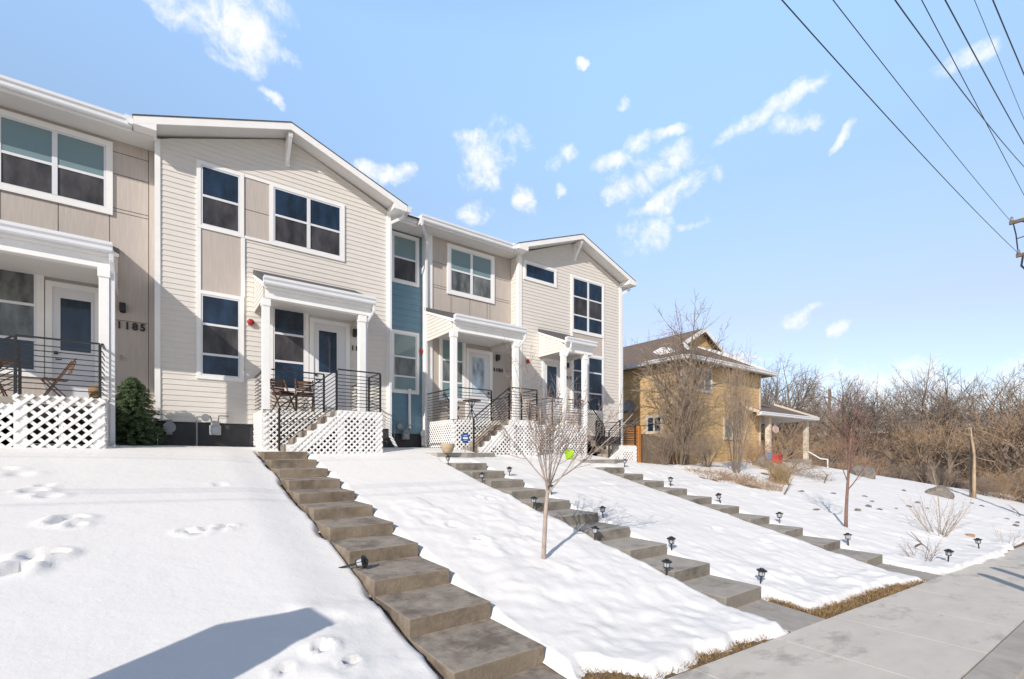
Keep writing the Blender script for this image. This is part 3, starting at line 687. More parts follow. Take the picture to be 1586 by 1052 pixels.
def porch_base(U, dx, yw, mid_rail=True):
    deck(U, [(1.95+dx,4.50+dx,12.60,yw-.05),(3.38+dx,4.50+dx,11.72,12.598)], 2.95)
    skirt_rect(U, 3.40+dx, 4.52+dx, 1.78, 2.94, TY(11.70))
    # stair skirt: stepped triangle of lattice
    z0 = 1.96; b = MB()
    lattice(U, [(2.28+dx,1.78),(3.395+dx,1.78),(3.395+dx,2.82),(2.28+dx,2.0)], TY(11.70), [[(2.28+dx,2.0),(3.395+dx,2.82),(3.395+dx,2.50),(2.42+dx,1.78),(2.28+dx,1.78)]])
    s = MB()
    for k in range(5): s.prism([(2.28+dx+.224*k,2.0+.165*k-.05),(2.28+dx+.224*(k+1),2.0+.165*(k+1)-.05),(2.28+dx+.224*(k+1),2.0+.165*k+.105),(2.28+dx+.224*k,2.0+.165*k+.105)], 'y', 11.70, 11.72)
    s.build('stringer_board', WHITE, U)
    b = MB()
    for k in range(5): b.box(2.26+dx+.224*k, 3.38+dx, 11.725, 12.56, z0+.17*k-.2*(k==0)-.16*(k>0), z0+.17*(k+1)-.02)
    b.build('porch_steps', CONC, U)
    skirt_rect(U, 1.95+dx, 3.36+dx, 1.85, 2.94, TY(12.60), mid=False, bd=.12)
    lattice(U, rect(12.6, yw-.04, 1.85, 2.94), TX(1.95+dx), [])
    lattice(U, rect(11.72, yw-.04, 1.85, 2.94), (lambda u, n, z: (4.52+dx+n, u, z)), [])
    railing(U, (2.14+dx,11.74,1.98), (3.40+dx,11.74,2.95), .96, 9, (True, True))
    railing(U, (3.43+dx,11.74,2.95), (4.48+dx,11.74,2.95), .98, 10, (False, True))
    railing(U, (4.48+dx,11.77,2.95), (4.48+dx,12.55,2.95), .98, 10, (False, True))
    railing(U, (4.46+dx,12.85,2.95), (4.46+dx,yw-.1,2.95), .90, 9, (True, False))
    railing(U, (2.13+dx,12.62,2.95), (3.34+dx,12.62,2.95), .97, 9, (False, True)); railing(U, (1.97+dx,12.72,2.95), (1.97+dx,yw-.05,2.95), .93, 9, (True, False))
porch_base(U2, 0, 14.0)

# unit three, blue bay and taupe wall
U3 = thing('townhouse', (8.2,14.5,2.05), 'taupe townhouse with the narrow blue clapboard bay between the two gables', 'townhouse', 'joined townhouses of the row')
TB = TY(14.8); T = TY(14.45)
b = MB(); b.box(5.65,7.15,14.82,22,ZF-.1,9.25); w = b.build('blue_wall', BLUE, U3)
s = MB(); siding(s, 5.66, 7.12, ZF-.08, 9.24, 14.815, .205); s.build('blue_siding', BLUE, w, fix=False)
window(U3, 5.98, 6.98, 7.50, 9.14, TY(14.8), 1, (8.34,), 'bs', trim=.09); window(U3, 5.98, 6.98, 3.90, 5.95, TY(14.8), 1, (5.10,4.46), 'bgb', trim=.09)
bell(U3, 7.07, 14.79, 5.36)
b = MB(); b.box(7.15,10.6,14.46,22,ZF,9.25); b.build('wall', TAN, U3)
b = MB(); b.box(5.66,7.14,14.86,22,1.6,ZF-.09); b.box(7.14,10.58,14.5,22,1.6,ZF-.002); b.build('foundation', FOUND, U3)
b = MB(); b.box(7.13,7.30,14.41,14.44,ZF,9.22); b.box(7.10,7.15,14.40,14.80,ZF,9.22); b.build('corner_board', WHITE, U3)
panels(U3, 7.302, 10.56, ZF, 9.22, T, vl=[(8.02,5.8,7.36),(8.77,5.8,7.36),(9.50,5.8,7.36),(9.62,5.8,7.36),(7.60,2.9,5.6)], hl=[(8.35,7.31,7.85),(7.58,7.31,7.85),(7.50,7.31,7.85),(8.35,9.82,10.5),(7.62,9.82,10.5),(7.54,9.82,10.5),(5.0,9.75,10.5)])
window(U3, 7.86, 9.80, 7.38, 9.10, T, 2, (8.24,), 'bg', trim=.12)
window(U3, 7.56, 8.58, 3.72, 5.97, T, 1, (5.11,4.36), 'bgb', trim=.09)
door(U3, 8.60, 9.71, 3.0, 5.62, 14.45, 8.86, 9.36, 4.05, 5.34, 'l', 'r')
wall_lamp(U3, 9.92, 14.44, 5.42); number(U3, '1181', 9.76, 14.44, 4.93, .18)
r = mainroof(U3, 5.7, 10.6, 13.85)
b = MB(); b.box(5.7,6.60,14.12,14.80,9.21,9.235); b.box(6.60,10.2,13.82,14.80,9.205,9.23); b.box(10.2,10.55,13.82,14.44,9.205,9.232); b.build('soffit', SOFF, r)
b = MB(); b.box(5.7,6.58,14.10,14.12,9.17,9.44); b.box(6.58,10.2,13.80,13.82,9.17,9.42); b.box(6.58,6.60,13.82,14.12,9.17,9.43); b.build('fascia', WHITE, r)
gutter(r, 5.95, 6.56, 14.097, 9.23); gutter(r, 6.56, 10.22, 13.797, 9.21)
spout(U3, [(6.60,13.72,9.22),(6.60,13.75,9.10),(7.05,14.25,8.90),(7.05,14.36,8.7),(7.05,14.36,2.3)], .075)
porch_roof(U3, 7.04, 9.66, 12.46, 14.43, 5.60, 5.87, 6.76)
post(U3, 7.02, 7.19, 12.56, 12.72, 2.95, 5.60); post(U3, 9.34, 9.52, 12.56, 12.72, 2.95, 5.60)
spout(U3, [(9.68,12.42,5.90),(9.68,12.44,5.72),(9.55,12.62,5.42),(9.55,12.63,5.1),(9.55,12.63,2.95)], .06)
porch_base(U3, 5.12, 14.45)

# unit four, second cream gable
U4 = thing('townhouse', (13.4,14,1.9), 'cream clapboard townhouse with the farther gable and six-light window at the right end', 'townhouse', 'joined townhouses of the row')
T = TY(14.0)
gable_wall(U4, 10.58, 16.20)
b = MB(); b.box(10.62,16.15,14.03,22,.9,ZF-.002); b.build('foundation', FOUND, U4)
b = MB(); b.box(10.58,16.2,15.0,26,ZF,9.2); b.build('rear_wall', SIDE, U4)
b = MB(); siding(b, 14.0, 14.45, ZF, 9.2, 0, .127, None, TX(10.575)); b.build('siding', SIDE, U4, fix=False)
corner(U4, 10.55, 10.72, 13.998, ZF, 9.28, .1); corner(U4, 16.07, 16.22, 13.998, ZF, 9.28, .3)
window(U4, 10.80, 12.42, 8.38, 9.10, T, 1, (), 'd', trim=.09)
window(U4, 13.20, 15.10, 6.80, 9.10, T, 2, (8.26,7.52), 'dsd', trim=.10)
window(U4, 13.20, 15.10, 3.60, 6.02, T, 2, (5.28,4.42), 'ddd', trim=.10)
b = MB(); bxT(b,T,13.2,13.29,.0,.04,6.024,6.796); b.build('panel_trim', WHITE, U4); b = MB(); bxT(b,T,15.01,15.10,.0,.041,6.024,6.796); b.build('panel_trim', WHITE, U4)
panels(U4, 13.294, 15.006, 6.024, 6.796, TY(13.985))
bell(U4, 10.98, 13.99, 5.35)
door(U4, 11.70, 12.66, 3.0, 5.58, 14.0, 11.93, 12.42, 4.1, 5.30, 'd', 'r')
wall_lamp(U4, 12.92, 13.985, 5.40)
number(U4, '1179', 12.84, 13.985, 4.9, .16)
r = roof_gable(U4, 10.24, 16.56, 13.5)
gutter_y(r, 16.565, 13.5, 17, 9.22, 1); gutter_y(r, 10.235, 13.62, 13.9, 9.22, -1)
spout(U4, [(16.5,13.8,9.22),(16.5,13.8,9.1),(16.26,14.0,8.9),(16.26,14.0,1.6)], .08)
porch_roof(U4, 11.52, 12.98, 12.46, 13.98, 5.58, 5.86, 6.66)
post(U4, 11.50, 11.66, 12.58, 12.74, 2.95, 5.58); post(U4, 12.55, 12.71, 12.58, 12.74, 2.95, 5.58)
spout(U4, [(11.72,12.40,5.88),(11.72,12.42,5.72),(11.58,12.50,5.4)], .06)
deck(U4, [(11.0,12.7,12.60,13.95)], 2.95)
skirt_rect(U4, 11.0, 12.7, 1.55, 2.94, TY(12.6), bd=.14)
lattice(U4, rect(12.6,13.96,1.6,2.94), TX(11.0), [])
b = MB()
for k in range(4): b.box(12.70, 12.95+.25*(3-k), 12.65, 13.6, 1.5+.01*k, 1.98+.22*k)
b.build('porch_steps', CONC, U4)
railing(U4, (11.02,12.62,2.95), (12.70,12.62,2.95), .92, 9); railing(U4, (12.74,12.62,2.93), (13.66,12.62,2.0), .95, 9, (False, True)); railing(U4, (11.02,12.7,2.95), (11.02,13.9,2.95), .92, 9, (False, True))
deck(U4, [(13.85,14.75,12.0,13.95)], 2.24)
skirt_rect(U4, 13.78, 14.75, 1.2, 2.23, TY(11.98), mid=False, bd=.2, top=.25)
lattice(U4, [(13.2,1.4),(13.775,1.4),(13.775,2.1),(13.2,1.75)], TY(11.98), [[(13.2,1.5),(13.775,1.9),(13.775,2.1),(13.2,1.75)]])
b = MB(); b.box(13.30,13.85,12.02,12.9,1.3,1.92); b.box(13.55,13.85,12.02,12.9,1.9,2.10); b.build('side_steps', CONC, U4)
railing(U4, (13.25,12.02,1.80), (13.85,12.02,2.24), .95, 9); railing(U4, (13.88,12.02,2.24), (14.72,12.02,2.24), .95, 9, (False, True)); railing(U4, (14.72,12.05,2.24), (14.72,13.9,2.24), .95, 9, (False, True)); railing(U4, (13.55,12.95,2.24), (13.88,12.95,2.24), .95, 9)

# ------------------------------------------------------------ yard things
def lantern():
    t = thing('path_light', (0,0,0), 'x', 'garden light', 'small lanterns beside the steps')
    b = MB(); b.lathe([(.0,.30),(.085,.285),(.10,.27),(.10,.262),(.03,.262)], n=14); b.lathe([(.0,.318),(.035,.316),(.045,.30),(.02,.296)], n=12); b.build('lantern_cap', BLACK, t)
    b = MB(); b.lathe([(.035,.165),(.05,.17),(.062,.255),(.06,.262),(.0,.262)], n=12); b.build('lantern_glass', METER, t)
    b = MB()
    for k in range(6):
        a = k*math.pi/3; b.bar((.052*math.cos(a),.052*math.sin(a),.165),(.068*math.cos(a),.068*math.sin(a),.264),.008,.008)
    b.lathe([(.02,.148),(.058,.155),(.06,.168),(.02,.172)], n=12); b.build('lantern_cage', BLACK, t)
    b = MB(); b.tube([(0,0,-.12),(0,0,.15)], .016, 8); b.build('stake', BLACK, t)
    return t
LP = [(701.5,722,'left of middle steps, uppermost, beside the tan planter'),(756,749,'left of middle steps, second from the top'),(829.7,789.5,'left of middle steps, just left of the young tree trunk'),
      (924.3,837.4,'left of middle steps, in the shadow of the young tree'),(1045,892,'left of middle steps, lowest and largest'),
      (783.7,739,'right of middle steps, uppermost'),(849,769,'right of middle steps, half hidden behind the young tree trunk'),(930,806,'right of middle steps, amid the branch shadows'),
      (1037.5,855,'right of middle steps, second from the bottom'),(1178,908,'right of middle steps, lowest, by the bare grass'),
      (967,725,'right of farthest steps, uppermost, near the low lattice'),(1031.7,754,'right of farthest steps, second from the top'),(1106,781,'right of farthest steps, third from the top'),
      (1202.4,812.5,'right of farthest steps, fourth from the top'),(1313.9,847,'right of farthest steps, fifth from the top, leaning below the slim tree'),
      (1468.5,871,'out on the snow by the sidewalk, nearer of the two'),(1516.3,852,'out on the snow by the sidewalk, farther of the two')]
L0 = lantern(); rr = random.Random(5)
for i, (px, py, s) in enumerate(LP):
    x, y = on_ground(px, py)
    for q in ST:                                        # keep the stake beside the concrete
        if q['x1']-.95 < x < q['x1']+.05: x = q['x1']+.09 if 'right' in s else q['x1']-.99
    o = L0 if i == 0 else copy_thing(L0, (0,0,0)); o.location = (x, y, G(x, y)); o['label'] = 'small black lantern ' + s
    o.rotation_euler = (rr.uniform(-.1,.1), rr.uniform(-.12,.12), rr.uniform(0,3)); 
    o.scale = (.72,)*3
    if i in (12,13,14): o.rotation_euler[1] = .22
    if i >= 10: o.scale = (.86,)*3
o = copy_thing(L0, (1.72,5.55,G(1.7,5.55)+.03), 0, 'black lantern lying knocked over at the left of the nearest steps'); o.rotation_euler = (1.3,.3,.8); o.scale = (.8,)*3
# spruce
def spruce(x, y, z, h=1.6, r=.62):
    t = thing('spruce_tree', (x,y,z), 'small dense dark green spruce growing at the corner of the first porch', 'spruce')
    b = MB(); b.tube([(x,y,z-.1),(x,y,z+h*.96)], [.04,.008], 7); b.build('trunk', BARKD, t)
    rr = random.Random(4); b = MB()
    for i in range(420):
        f = (i/420)**.85; zz = z + .06 + f*(h-.12); R0 = r*(1-f)**.55*(.75+.25*min(1,f*5))*rr.uniform(.75,1.1)+.05; a = rr.uniform(0, 6.283)
        dv = Vector((math.cos(a), math.sin(a), rr.uniform(-.15,.45))); n = max(3, int(R0/.028))
        for k in range(n):
            p = Vector((x,y,zz)) + dv*R0*((k+1)/n) - Vector((0,0,.10*((k+1)/n)**2))
            for m in range(7):
                e = Vector((rr.gauss(0,1), rr.gauss(0,1), rr.gauss(.25,.8))).normalized()*rr.uniform(.03,.06); s = e.cross(dv).normalized()*.006
                b.add([p-s, p+s, p+e+s*.4, p+e-s*.4], [(0,1,2,3)])
    b.build('crown', SPR, t, fix=False)
spruce(-.50, 13.35, G(-.5,13.2)-.05)
# folding chairs
def fchair(loc, rz, label, wood=WOOD, cush=CUSH):
    t = thing('folding_chair', (0,0,0), label, 'chair')
    b = MB()
    for k in range(5): b.box(-.2,.2,-.18+k*.08,-.115+k*.08,.44,.458)
    b.build('seat', wood, t)
    b = MB()
    for k in range(4): b.bar((-.19,.24+k*.02,.62+k*.07),(.19,.24+k*.02,.62+k*.07),.012,.055)
    b.build('backrest', wood, t)
    for s in (-1,1):
        b = MB(); b.bar((s*.21,-.2,0),(s*.21,.30,.90),.022,.03,up=(1,0,0)); b.build('leg', wood, t)
        b = MB(); b.bar((s*.185,.24,0),(s*.185,-.17,.45),.02,.03,up=(1,0,0)); b.build('leg', wood, t)
    if cush:
        b = MB(); b.box(-.19,.19,-.18,.19,.46,.52); b.build('seat_cushion', cush, t, bevel=.02)
    t.location = loc; t.rotation_euler = (0,0,rz); return t
fchair((2.52,13.25,2.95), R(25), 'wooden folding chair with maroon cushion behind the left post of the nearer gable porch')
fchair((3.0,13.15,2.95), R(-10), 'wooden folding chair with maroon cushion nearest the door of the nearer gable porch')
fchair((-1.75,13.35,2.95), R(-75), 'wooden folding chair beside the white door of number 1185', cush=None)
fchair((7.55,13.4,2.95), R(60), 'dark folding chair at the left of the second lattice porch', BLACK, None)
def table(loc, label, m, r=.3, h=.7):
    t = thing('bistro_table', (0,0,0), label, 'table'); b = MB(); b.lathe([(r,h-.025),(r,h),(0,h)], n=20); b.build('tabletop', m, t)
    for k in range(4):
        a = R(45+90*k); b = MB(); b.bar((.22*math.cos(a),.22*math.sin(a),0),(-.12*math.cos(a),-.12*math.sin(a),h-.03),.02,.02); b.build('leg', m, t)
    t.location = loc
table((8.15,13.3,2.95), 'round black cafe table in front of the pale glass door', BLACK)
table((-2.55,13.2,2.95), 'round brown wooden table at the left end of the first porch', WOOD, .38)
b = MB(); b.lathe([(.11,2.95),(.15,3.18),(.155,3.32),(.14,3.32),(.13,3.0)], (-1.08,13.35,0), 20); tag(b.build('wicker_planter', mat('wicker',(.24,.15,.075),.8,40,(80,.8,.01),var=.4), smooth=True), 'round brown wicker planter on the first porch by the white post', 'planter')
x, y = 5.98, 10.95
b = MB(); z = 1.92; b.lathe([(.10,z),(.13,z+.03),(.17,z+.14),(.19,z+.24),(.17,z+.245),(.15,z+.16)], (x,y,0), 22); tag(b.build('planter_bowl', TERR, smooth=True), 'tan bowl planter at the head of the middle steps', 'planter')
# yard sign
t = thing('yard_sign', (6.65,11.2,1.95), 'blue octagonal security sign with white band on a short stake', 'sign')
b = MB(); b.bar((6.65,11.2,1.85),(6.65,11.2,2.2),.012); b.build('stake', STEEL, t)
b = MB(); b.prism([(6.65+.135*math.cos(R(22.5+45*k)), 2.33+.15*math.sin(R(22.5+45*k))) for k in range(8)], 'y', 11.185, 11.195); sg = b.build('sign_board', mat('sign_blue',(.02,.09,.30),.4), t)
b = MB(); b.box(6.575,6.725,11.180,11.184,2.305,2.35); b.box(6.595,6.705,11.180,11.184,2.265,2.275); b.box(6.595,6.705,11.180,11.184,2.385,2.40); b.build('sign_mark', WHITE, sg)
# snow shovel leaning on the lattice
t = thing('snow_shovel', (10.75,11.45,1.72), 'lime green snow shovel leaning by the lattice behind the young tree', 'shovel')
b = MB()
for k in range(8):
    a0 = -.19+.0475*k; c = lambda q: .018*(1-(q/.19)**2)
    b.hexa([(10.75+a0,11.42+c(a0),1.75),(10.75+a0+.0475,11.42+c(a0+.0475),1.75),(10.75+a0+.0475,11.435+c(a0+.0475),1.75),(10.75+a0,11.435+c(a0),1.75),(10.75+a0,11.50+c(a0),2.05),(10.75+a0+.0475,11.50+c(a0+.0475),2.05),(10.75+a0+.0475,11.515+c(a0+.0475),2.05),(10.75+a0,11.515+c(a0),2.05)])
b.build('scoop', LIME, t)
b = MB(); b.tube([(10.75,11.50,1.98),(10.72,11.9,2.85)], .014, 8); b.build('handle', STEEL, t); b = MB(); b.tube([(10.66,11.9,2.86),(10.78,11.9,2.86)], .018, 8); b.tube([(10.72,11.9,2.80),(10.72,11.9,2.86)], .03, 8); b.build('grip', LIME, t)
# gas meters
def gas_meter(x, y, z, label, m=METER, h=.55):
    t = thing('gas_meter', (x,y,z), label, 'gas meter', 'gas meters on the foundations')
    b = MB(); b.box(x-.12,x+.12,y-.22,y-.06,z+.28,z+.52); b.tube([(x,y-.22,z+.40),(x,y-.25,z+.40)], .10, 18); b.box(x-.09,x+.09,y-.2,y-.08,z+.52,z+.58); b.build('meter_body', m, t, bevel=.02)
    b = MB(); b.tube([(x-.38,y-.14,z-.25),(x-.38,y-.14,z+.72),(x-.1,y-.14,z+.74),(x-.06,y-.14,z+.58)], .018, 8); b.tube([(x+.06,y-.14,z+.58),(x+.08,y-.14,z+.76),(x+.28,y-.14,z+.76),(x+.28,y,z+.76)], .016, 8); b.build('gas_pipe', STEEL, t)
    b = MB(); b.tube([(x-.20,y-.14,z+.70),(x-.20,y-.18,z+.70)], .09, 16); b.build('regulator', STEEL, t)
gas_meter(1.08, 14.0, 2.08, 'grey gas meter under the tall lower window of the nearer gable')
gas_meter(6.45, 14.82, 2.10, 'grey gas meter on the dark foundation below the blue bay', STEEL)
b = MB(); b.tube([(.16,13.9,2.52),(.16,13.80,2.52)], .13, 20); b.box(.10,.22,13.9,14.02,2.35,2.7); tag(b.build('electric_meter', STEEL), 'round grey dish-like meter at the left foot of the nearer gable', 'meter')
b = MB(); b.box(7.0,7.14,14.45,14.62,2.0,2.7); b.box(6.98,7.16,14.43,14.64,2.5,2.66); tag(b.build('utility_box', STEEL), 'tall grey utility box on the wall between the blue bay and the second porch', 'utility box')
b = MB(); b.tube([(6.62,14.72,2.75),(6.62,14.72,4.0)], .045, 10); b.tube([(6.62,14.72,4.0),(6.62,14.72,4.05)], .06, 10); tag(b.build('vent_pipe', WHITE), 'short white upright pipe below the window of the blue bay', 'pipe')
# unseen box left of the frame, added and shaped to cast the foreground shadow
b = MB(); b.box(-2.52,-1.79,2.50,2.90,.0,2.39); t = tag(b.build('shadow_caster_box', STEEL, bevel=.01), 'tall grey box added out of view at the left to cast the foreground shadow', 'shadow caster')
for x, y, lab in ((9.95,.32,'nearer'),(11.15,.29,'farther')):  # posts out of view, added to cast the shadow bands on the sidewalk
    b = MB(); b.tube([(x,y,-.8),(x,y,1.45),(x,y,1.52)], [.10,.10,.06], 12); tag(b.build('shadow_caster_post', POLE), lab + ' of two unseen posts added right of the view to cast shadows on the sidewalk', 'post', 'added shadow casters right of the view')

# ------------------------------------------------------------ utility pole and wires
UX, UY, ZZ = 32, 2.75, [(12.72, 4.24), (11.12, 4.02)]
UP = thing('utility_pole', (UX,UY,-1.4), 'wooden utility pole whose crossarm tips enter at the right edge', 'utility pole')
b = MB(); b.tube([(UX,UY,-1.6),(UX,UY,13.6)], [.19,.13], 12); b.build('pole', POLE, UP)
for z, y1 in ZZ:
    b = MB(); b.box(UX-.07,UX+.07,UY-1.5,y1,z-.07,z+.07); b.bar((UX+.1,UY+.1,z-.8),(UX+.1,UY+.9,z-.02),.04); o = b.build('crossarm', POLE, UP)
    for y in (y1-.08, y1-.75):
        b = MB(); b.lathe([(.03,z+.07),(.06,z+.09),(.07,z+.15),(.04,z+.2),(.06,z+.24),(.03,z+.28)], (UX,y,0), 10); b.build('insulator', STEEL, o)
b = MB(); z0 = ZZ[0][0]; z1 = ZZ[1][0]
b.tube([(UX,4.1,z0-.1),(UX,4.02,z0-.6),(UX,3.95,z1+.1)], .025, 6); b.tube([(UX,4.0,z0-.8),(UX,3.2,z0-.72),(UX,UY,z0-.75)], .022, 6)
b.tube([(UX,3.8,z0-.1)]+[(UX,3.6-.2*math.sin(k*.5),z0-.2-.18*k) for k in range(6)], .02, 6); b.tube([(UX,3.8,z1-.1),(UX,3.85,z1-.5),(UX,3.6,z1-.9)], .04, 6); b.build('jumper_wires', BLACK, UP)
WR = [(2.47,6.85,5.5,7.72,20,.011,'leftmost'),(2.63,8.0,7.3,8.72,20,.010,'second from the left'),(1.6,6.46,6.0,7.5,13.6,.010,'third from the left, one of a crossing pair'),(2.0,8.25,8.6,8.22,17,.010,'fourth from the left, one of a crossing pair'),
      (1.3,6.46,6.4,6.80,11,.010,'third from the right at the top edge'),(1.5,8.0,8.9,8.02,12.7,.006,'thin pale, second from the right at the top edge'),(1.0,6.4,6.8,6.51,8.5,.010,'rightmost at the top corner')]
for y, z0, x0, z1, x1, r, lab in WR:
    q = 1.6; y *= q; x0 *= q; x1 *= q; z0 = 1.85+(z0-1.85)*q; z1 = 1.85+(z1-1.85)*q
    k = (z1-z0)/((x1+8)**2-(x0+8)**2); zm = z0-k*(x0+8)**2
    b = MB(); b.tube([(X, y, zm+k*(X+8)**2) for X in [-48+2*i for i in range(41)]], r*q*.6, 5)
    tag(b.build('power_line', BLACK, fix=False), 'black overhead power line, ' + lab, 'power line', 'overhead power lines')

# ------------------------------------------------------------ yellow house
YH = thing('yellow_house', (24.6,17,1.2), 'ochre yellow clapboard house with brown shingle roof beyond the townhouses', 'house')
HX0, HX1, HY = 20.8, 28.4, 14.0
b = MB(); b.box(HX0+.02,HX1-.02,HY+.02,24,.3,6.7); w = b.build('wall', YEL, YH)
b = MB(); siding(b, HX0, HX1, 1.2, 6.62, HY+.02, .19); b.build('siding', YEL, w, fix=False)
b = MB(); siding(b, HY, 24, 1.2, 6.62, 0, .19, None, TX(HX0+.02)); b.build('siding', YEL, w, fix=False)
b = MB(); b.box(HX0-.03,HX0+.13,HY-.035,HY+.0,1.2,6.6); b.box(HX0-.035,HX0-.0,HY,HY+.14,1.2,6.6); b.build('corner_board', YELT, YH); b = MB(); b.box(HX1-.12,HX1+.03,HY-.035,HY,1.2,6.6); b.build('corner_board', YELT, YH)
ex0, ex1, ey = 20.25, 28.95, 13.45; zr, ze, zg, yg = 9.02, 6.66, 7.86, 15.5; xm = 24.6; kk = (zr-ze)/(xm-ex0); gx0 = xm-(zr-zg)/kk; gx1 = xm+(zr-zg)/kk
b = MB()
b.add([(ex0,ey,ze),(ex0,24.5,ze),(xm,24.5,zr),(xm,yg-.3,zr),(gx0,yg-.3,zg),(ex1,ey,ze),(ex1,24.5,ze),(gx1,yg-.3,zg),(gx0,yg-.3,zg-.0),(gx1,yg-.3,zg)], [(0,1,2,3,4),(5,7,3,2,6),(0,4,7,5)])
b.add([(ex0,ey,ze-.12),(ex0,24.5,ze-.12),(ex1,24.5,ze-.12),(ex1,ey,ze-.12)], [(0,1,2,3)])
rf = b.build('roof', BRSH, YH, fix=False)
b = MB(); b.box(ex0-.03,ex0-.002,ey,24.5,ze-.17,ze+.02); b.box(ex0-.03,ex1+.03,ey-.03,ey-.002,ze-.17,ze+.02); b.box(ex1+.002,ex1+.03,ey,24.5,ze-.17,ze+.02)
b.build('fascia', YELT, rf); gutter(rf, ex0-.03, ex1+.03, ey-.033, ze-.14)
gutter_y(rf, ex0-.033, ey, 24.5, ze-.14, -1)
b = MB(); b.add([(gx0+.1,yg,zg-.1),(gx1-.1,yg,zg-.1),(xm,yg,zr-.12)], [(0,1,2)]); b.build('gablet_wall', YEL, rf, fix=False)
b = MB(); b.bar((gx0-.05,yg-.33,zg-.10),(xm,yg-.33,zr-.10),.05,.2,up=(0,0,1)); b.bar((gx1+.05,yg-.331,zg-.10),(xm,yg-.331,zr-.10),.05,.2,up=(0,0,1)); b.build('gablet_fascia', WHITE, rf)
def roofpatch(pts, f, name):
    xs = [p[0] for p in pts]; ys = [p[1] for p in pts]; b = MB()
    n = len(pts); b.add([(p[0],p[1],f(p[0],p[1])+.02) for p in pts]+[(p[0],p[1],f(p[0],p[1])+.09) for p in pts], [tuple(range(n)),tuple(range(n,2*n))]+[(i,(i+1)%n,n+(i+1)%n,n+i) for i in range(n)]); b.build(name, SNOW, rf, bevel=.02)
hf = lambda x, y: ze+(y-ey)*(zg-ze)/(yg-.3-ey)
roofpatch([(23.6,15.0),(25.4,15.1),(26.4,15.0),(27.6,14.2),(28.6,13.6),(27.5,13.7),(26.2,14.3),(24.8,14.7)], hf, 'roof_snow')
roofpatch([(21.6,14.5),(22.3,15.0),(22.6,15.1),(22.2,14.4),(21.3,14.1)], hf, 'roof_snow')
lf = lambda x, y: ze+(x-ex0)*kk
roofpatch([(21.1,14.7),(21.9,15.6),(22.3,16.4),(21.7,16.5),(21.0,15.6)], lf, 'roof_snow')
b = MB(); b.tube([(22.6,20.5,7.8),(22.6,20.5,9.1)], .09, 10); b.tube([(22.6,20.5,9.1),(22.6,20.5,9.2)], .16, 10); b.tube([(22.2,21.5,7.6),(22.2,21.5,8.3)], .07, 8); b.tube([(22.2,21.5,8.3),(22.2,21.5,8.42)], .14, 8); b.build('vent_pipe', STEEL, rf)
yw = dict(trim=.1, tm=YELT, sm=YELT)
window(YH, 21.85, 23.3, 5.1, 6.35, TY(HY), 2, (), 'g', **yw); window(YH, 24.4, 26.15, 2.72, 3.95, TY(HY), 2, (), 'g', **yw); window(YH, 15.2, 16.25, 3.0, 3.98, TX(HX0), 2, (), 'd', **yw)
b = MB(); b.box(28.42,34.2,13.45,19,4.10,4.16); pr = b.build('porch_roof', YELT, YH)
b = MB(); b.prism([(13.25,4.28),(16.0,5.35),(19,4.4),(19,4.28)], 'x', 26.8, 34.35); b.build('shingles', BRSH, pr)
gutter(pr, 26.8, 34.35, 13.25, 4.13); b = MB(); b.box(26.8,34.3,13.26,13.40,4.10,4.27); b.bar((34.36,13.25,4.30),(34.36,16.0,5.40),.04,.16); b.bar((26.78,13.25,4.30),(26.78,16.0,5.40),.04,.16); b.build('fascia', YELT, pr)
for x in (28.7, 33.7):
    b = MB(); b.box(x-.13,x+.13,13.55,13.81,1.3,4.10); b.build('porch_post', YELT, YH, bevel=.01)
b = MB(); b.box(28.42,34.2,13.5,19,1.0,1.62); b.build('porch_deck', CURB, YH)
b = MB(); b.box(28.42,34.2,18.9,19.0,1.6,4.1); b.build('porch_back_wall', BRSH, YH)
b = MB(); b.tube([(28.4,14.6,5.9),(28.4,14.6,5.9)], .01, 4)
# dish, door arch and porch clutter
t = thing('satellite_dish', (20.4,17.0,4.2), 'dark grey satellite dish on the shaded side of the yellow house', 'satellite dish')
b = MB(); n = 18; vs = []; 
for k in range(6):
    r = .40*k/5
    for a in range(n): vs.append((r*math.cos(2*math.pi*a/n), r*math.sin(2*math.pi*a/n), .10*(k/5)**2))
fs = [(k*n+a, k*n+(a+1)%n, (k+1)*n+(a+1)%n, (k+1)*n+a) for k in range(5) for a in range(n)]
b.add(vs, fs); b.xform(Matrix.Translation((20.2,17.0,4.45)) @ Matrix.Rotation(R(-68),4,'Y') @ Matrix.Rotation(R(28),4,'X')); b.build('dish', STEEL, t, smooth=True, fix=False)
b = MB(); b.bar((20.8,17.0,4.2),(20.3,17.0,4.4),.05); b.bar((20.3,17.0,4.30),(19.75,16.8,4.15),.03); b.box(19.70,19.80,16.74,16.86,4.10,4.22); b.build('dish_arm', BLACK, t)
x, y = 30.0, 12.9
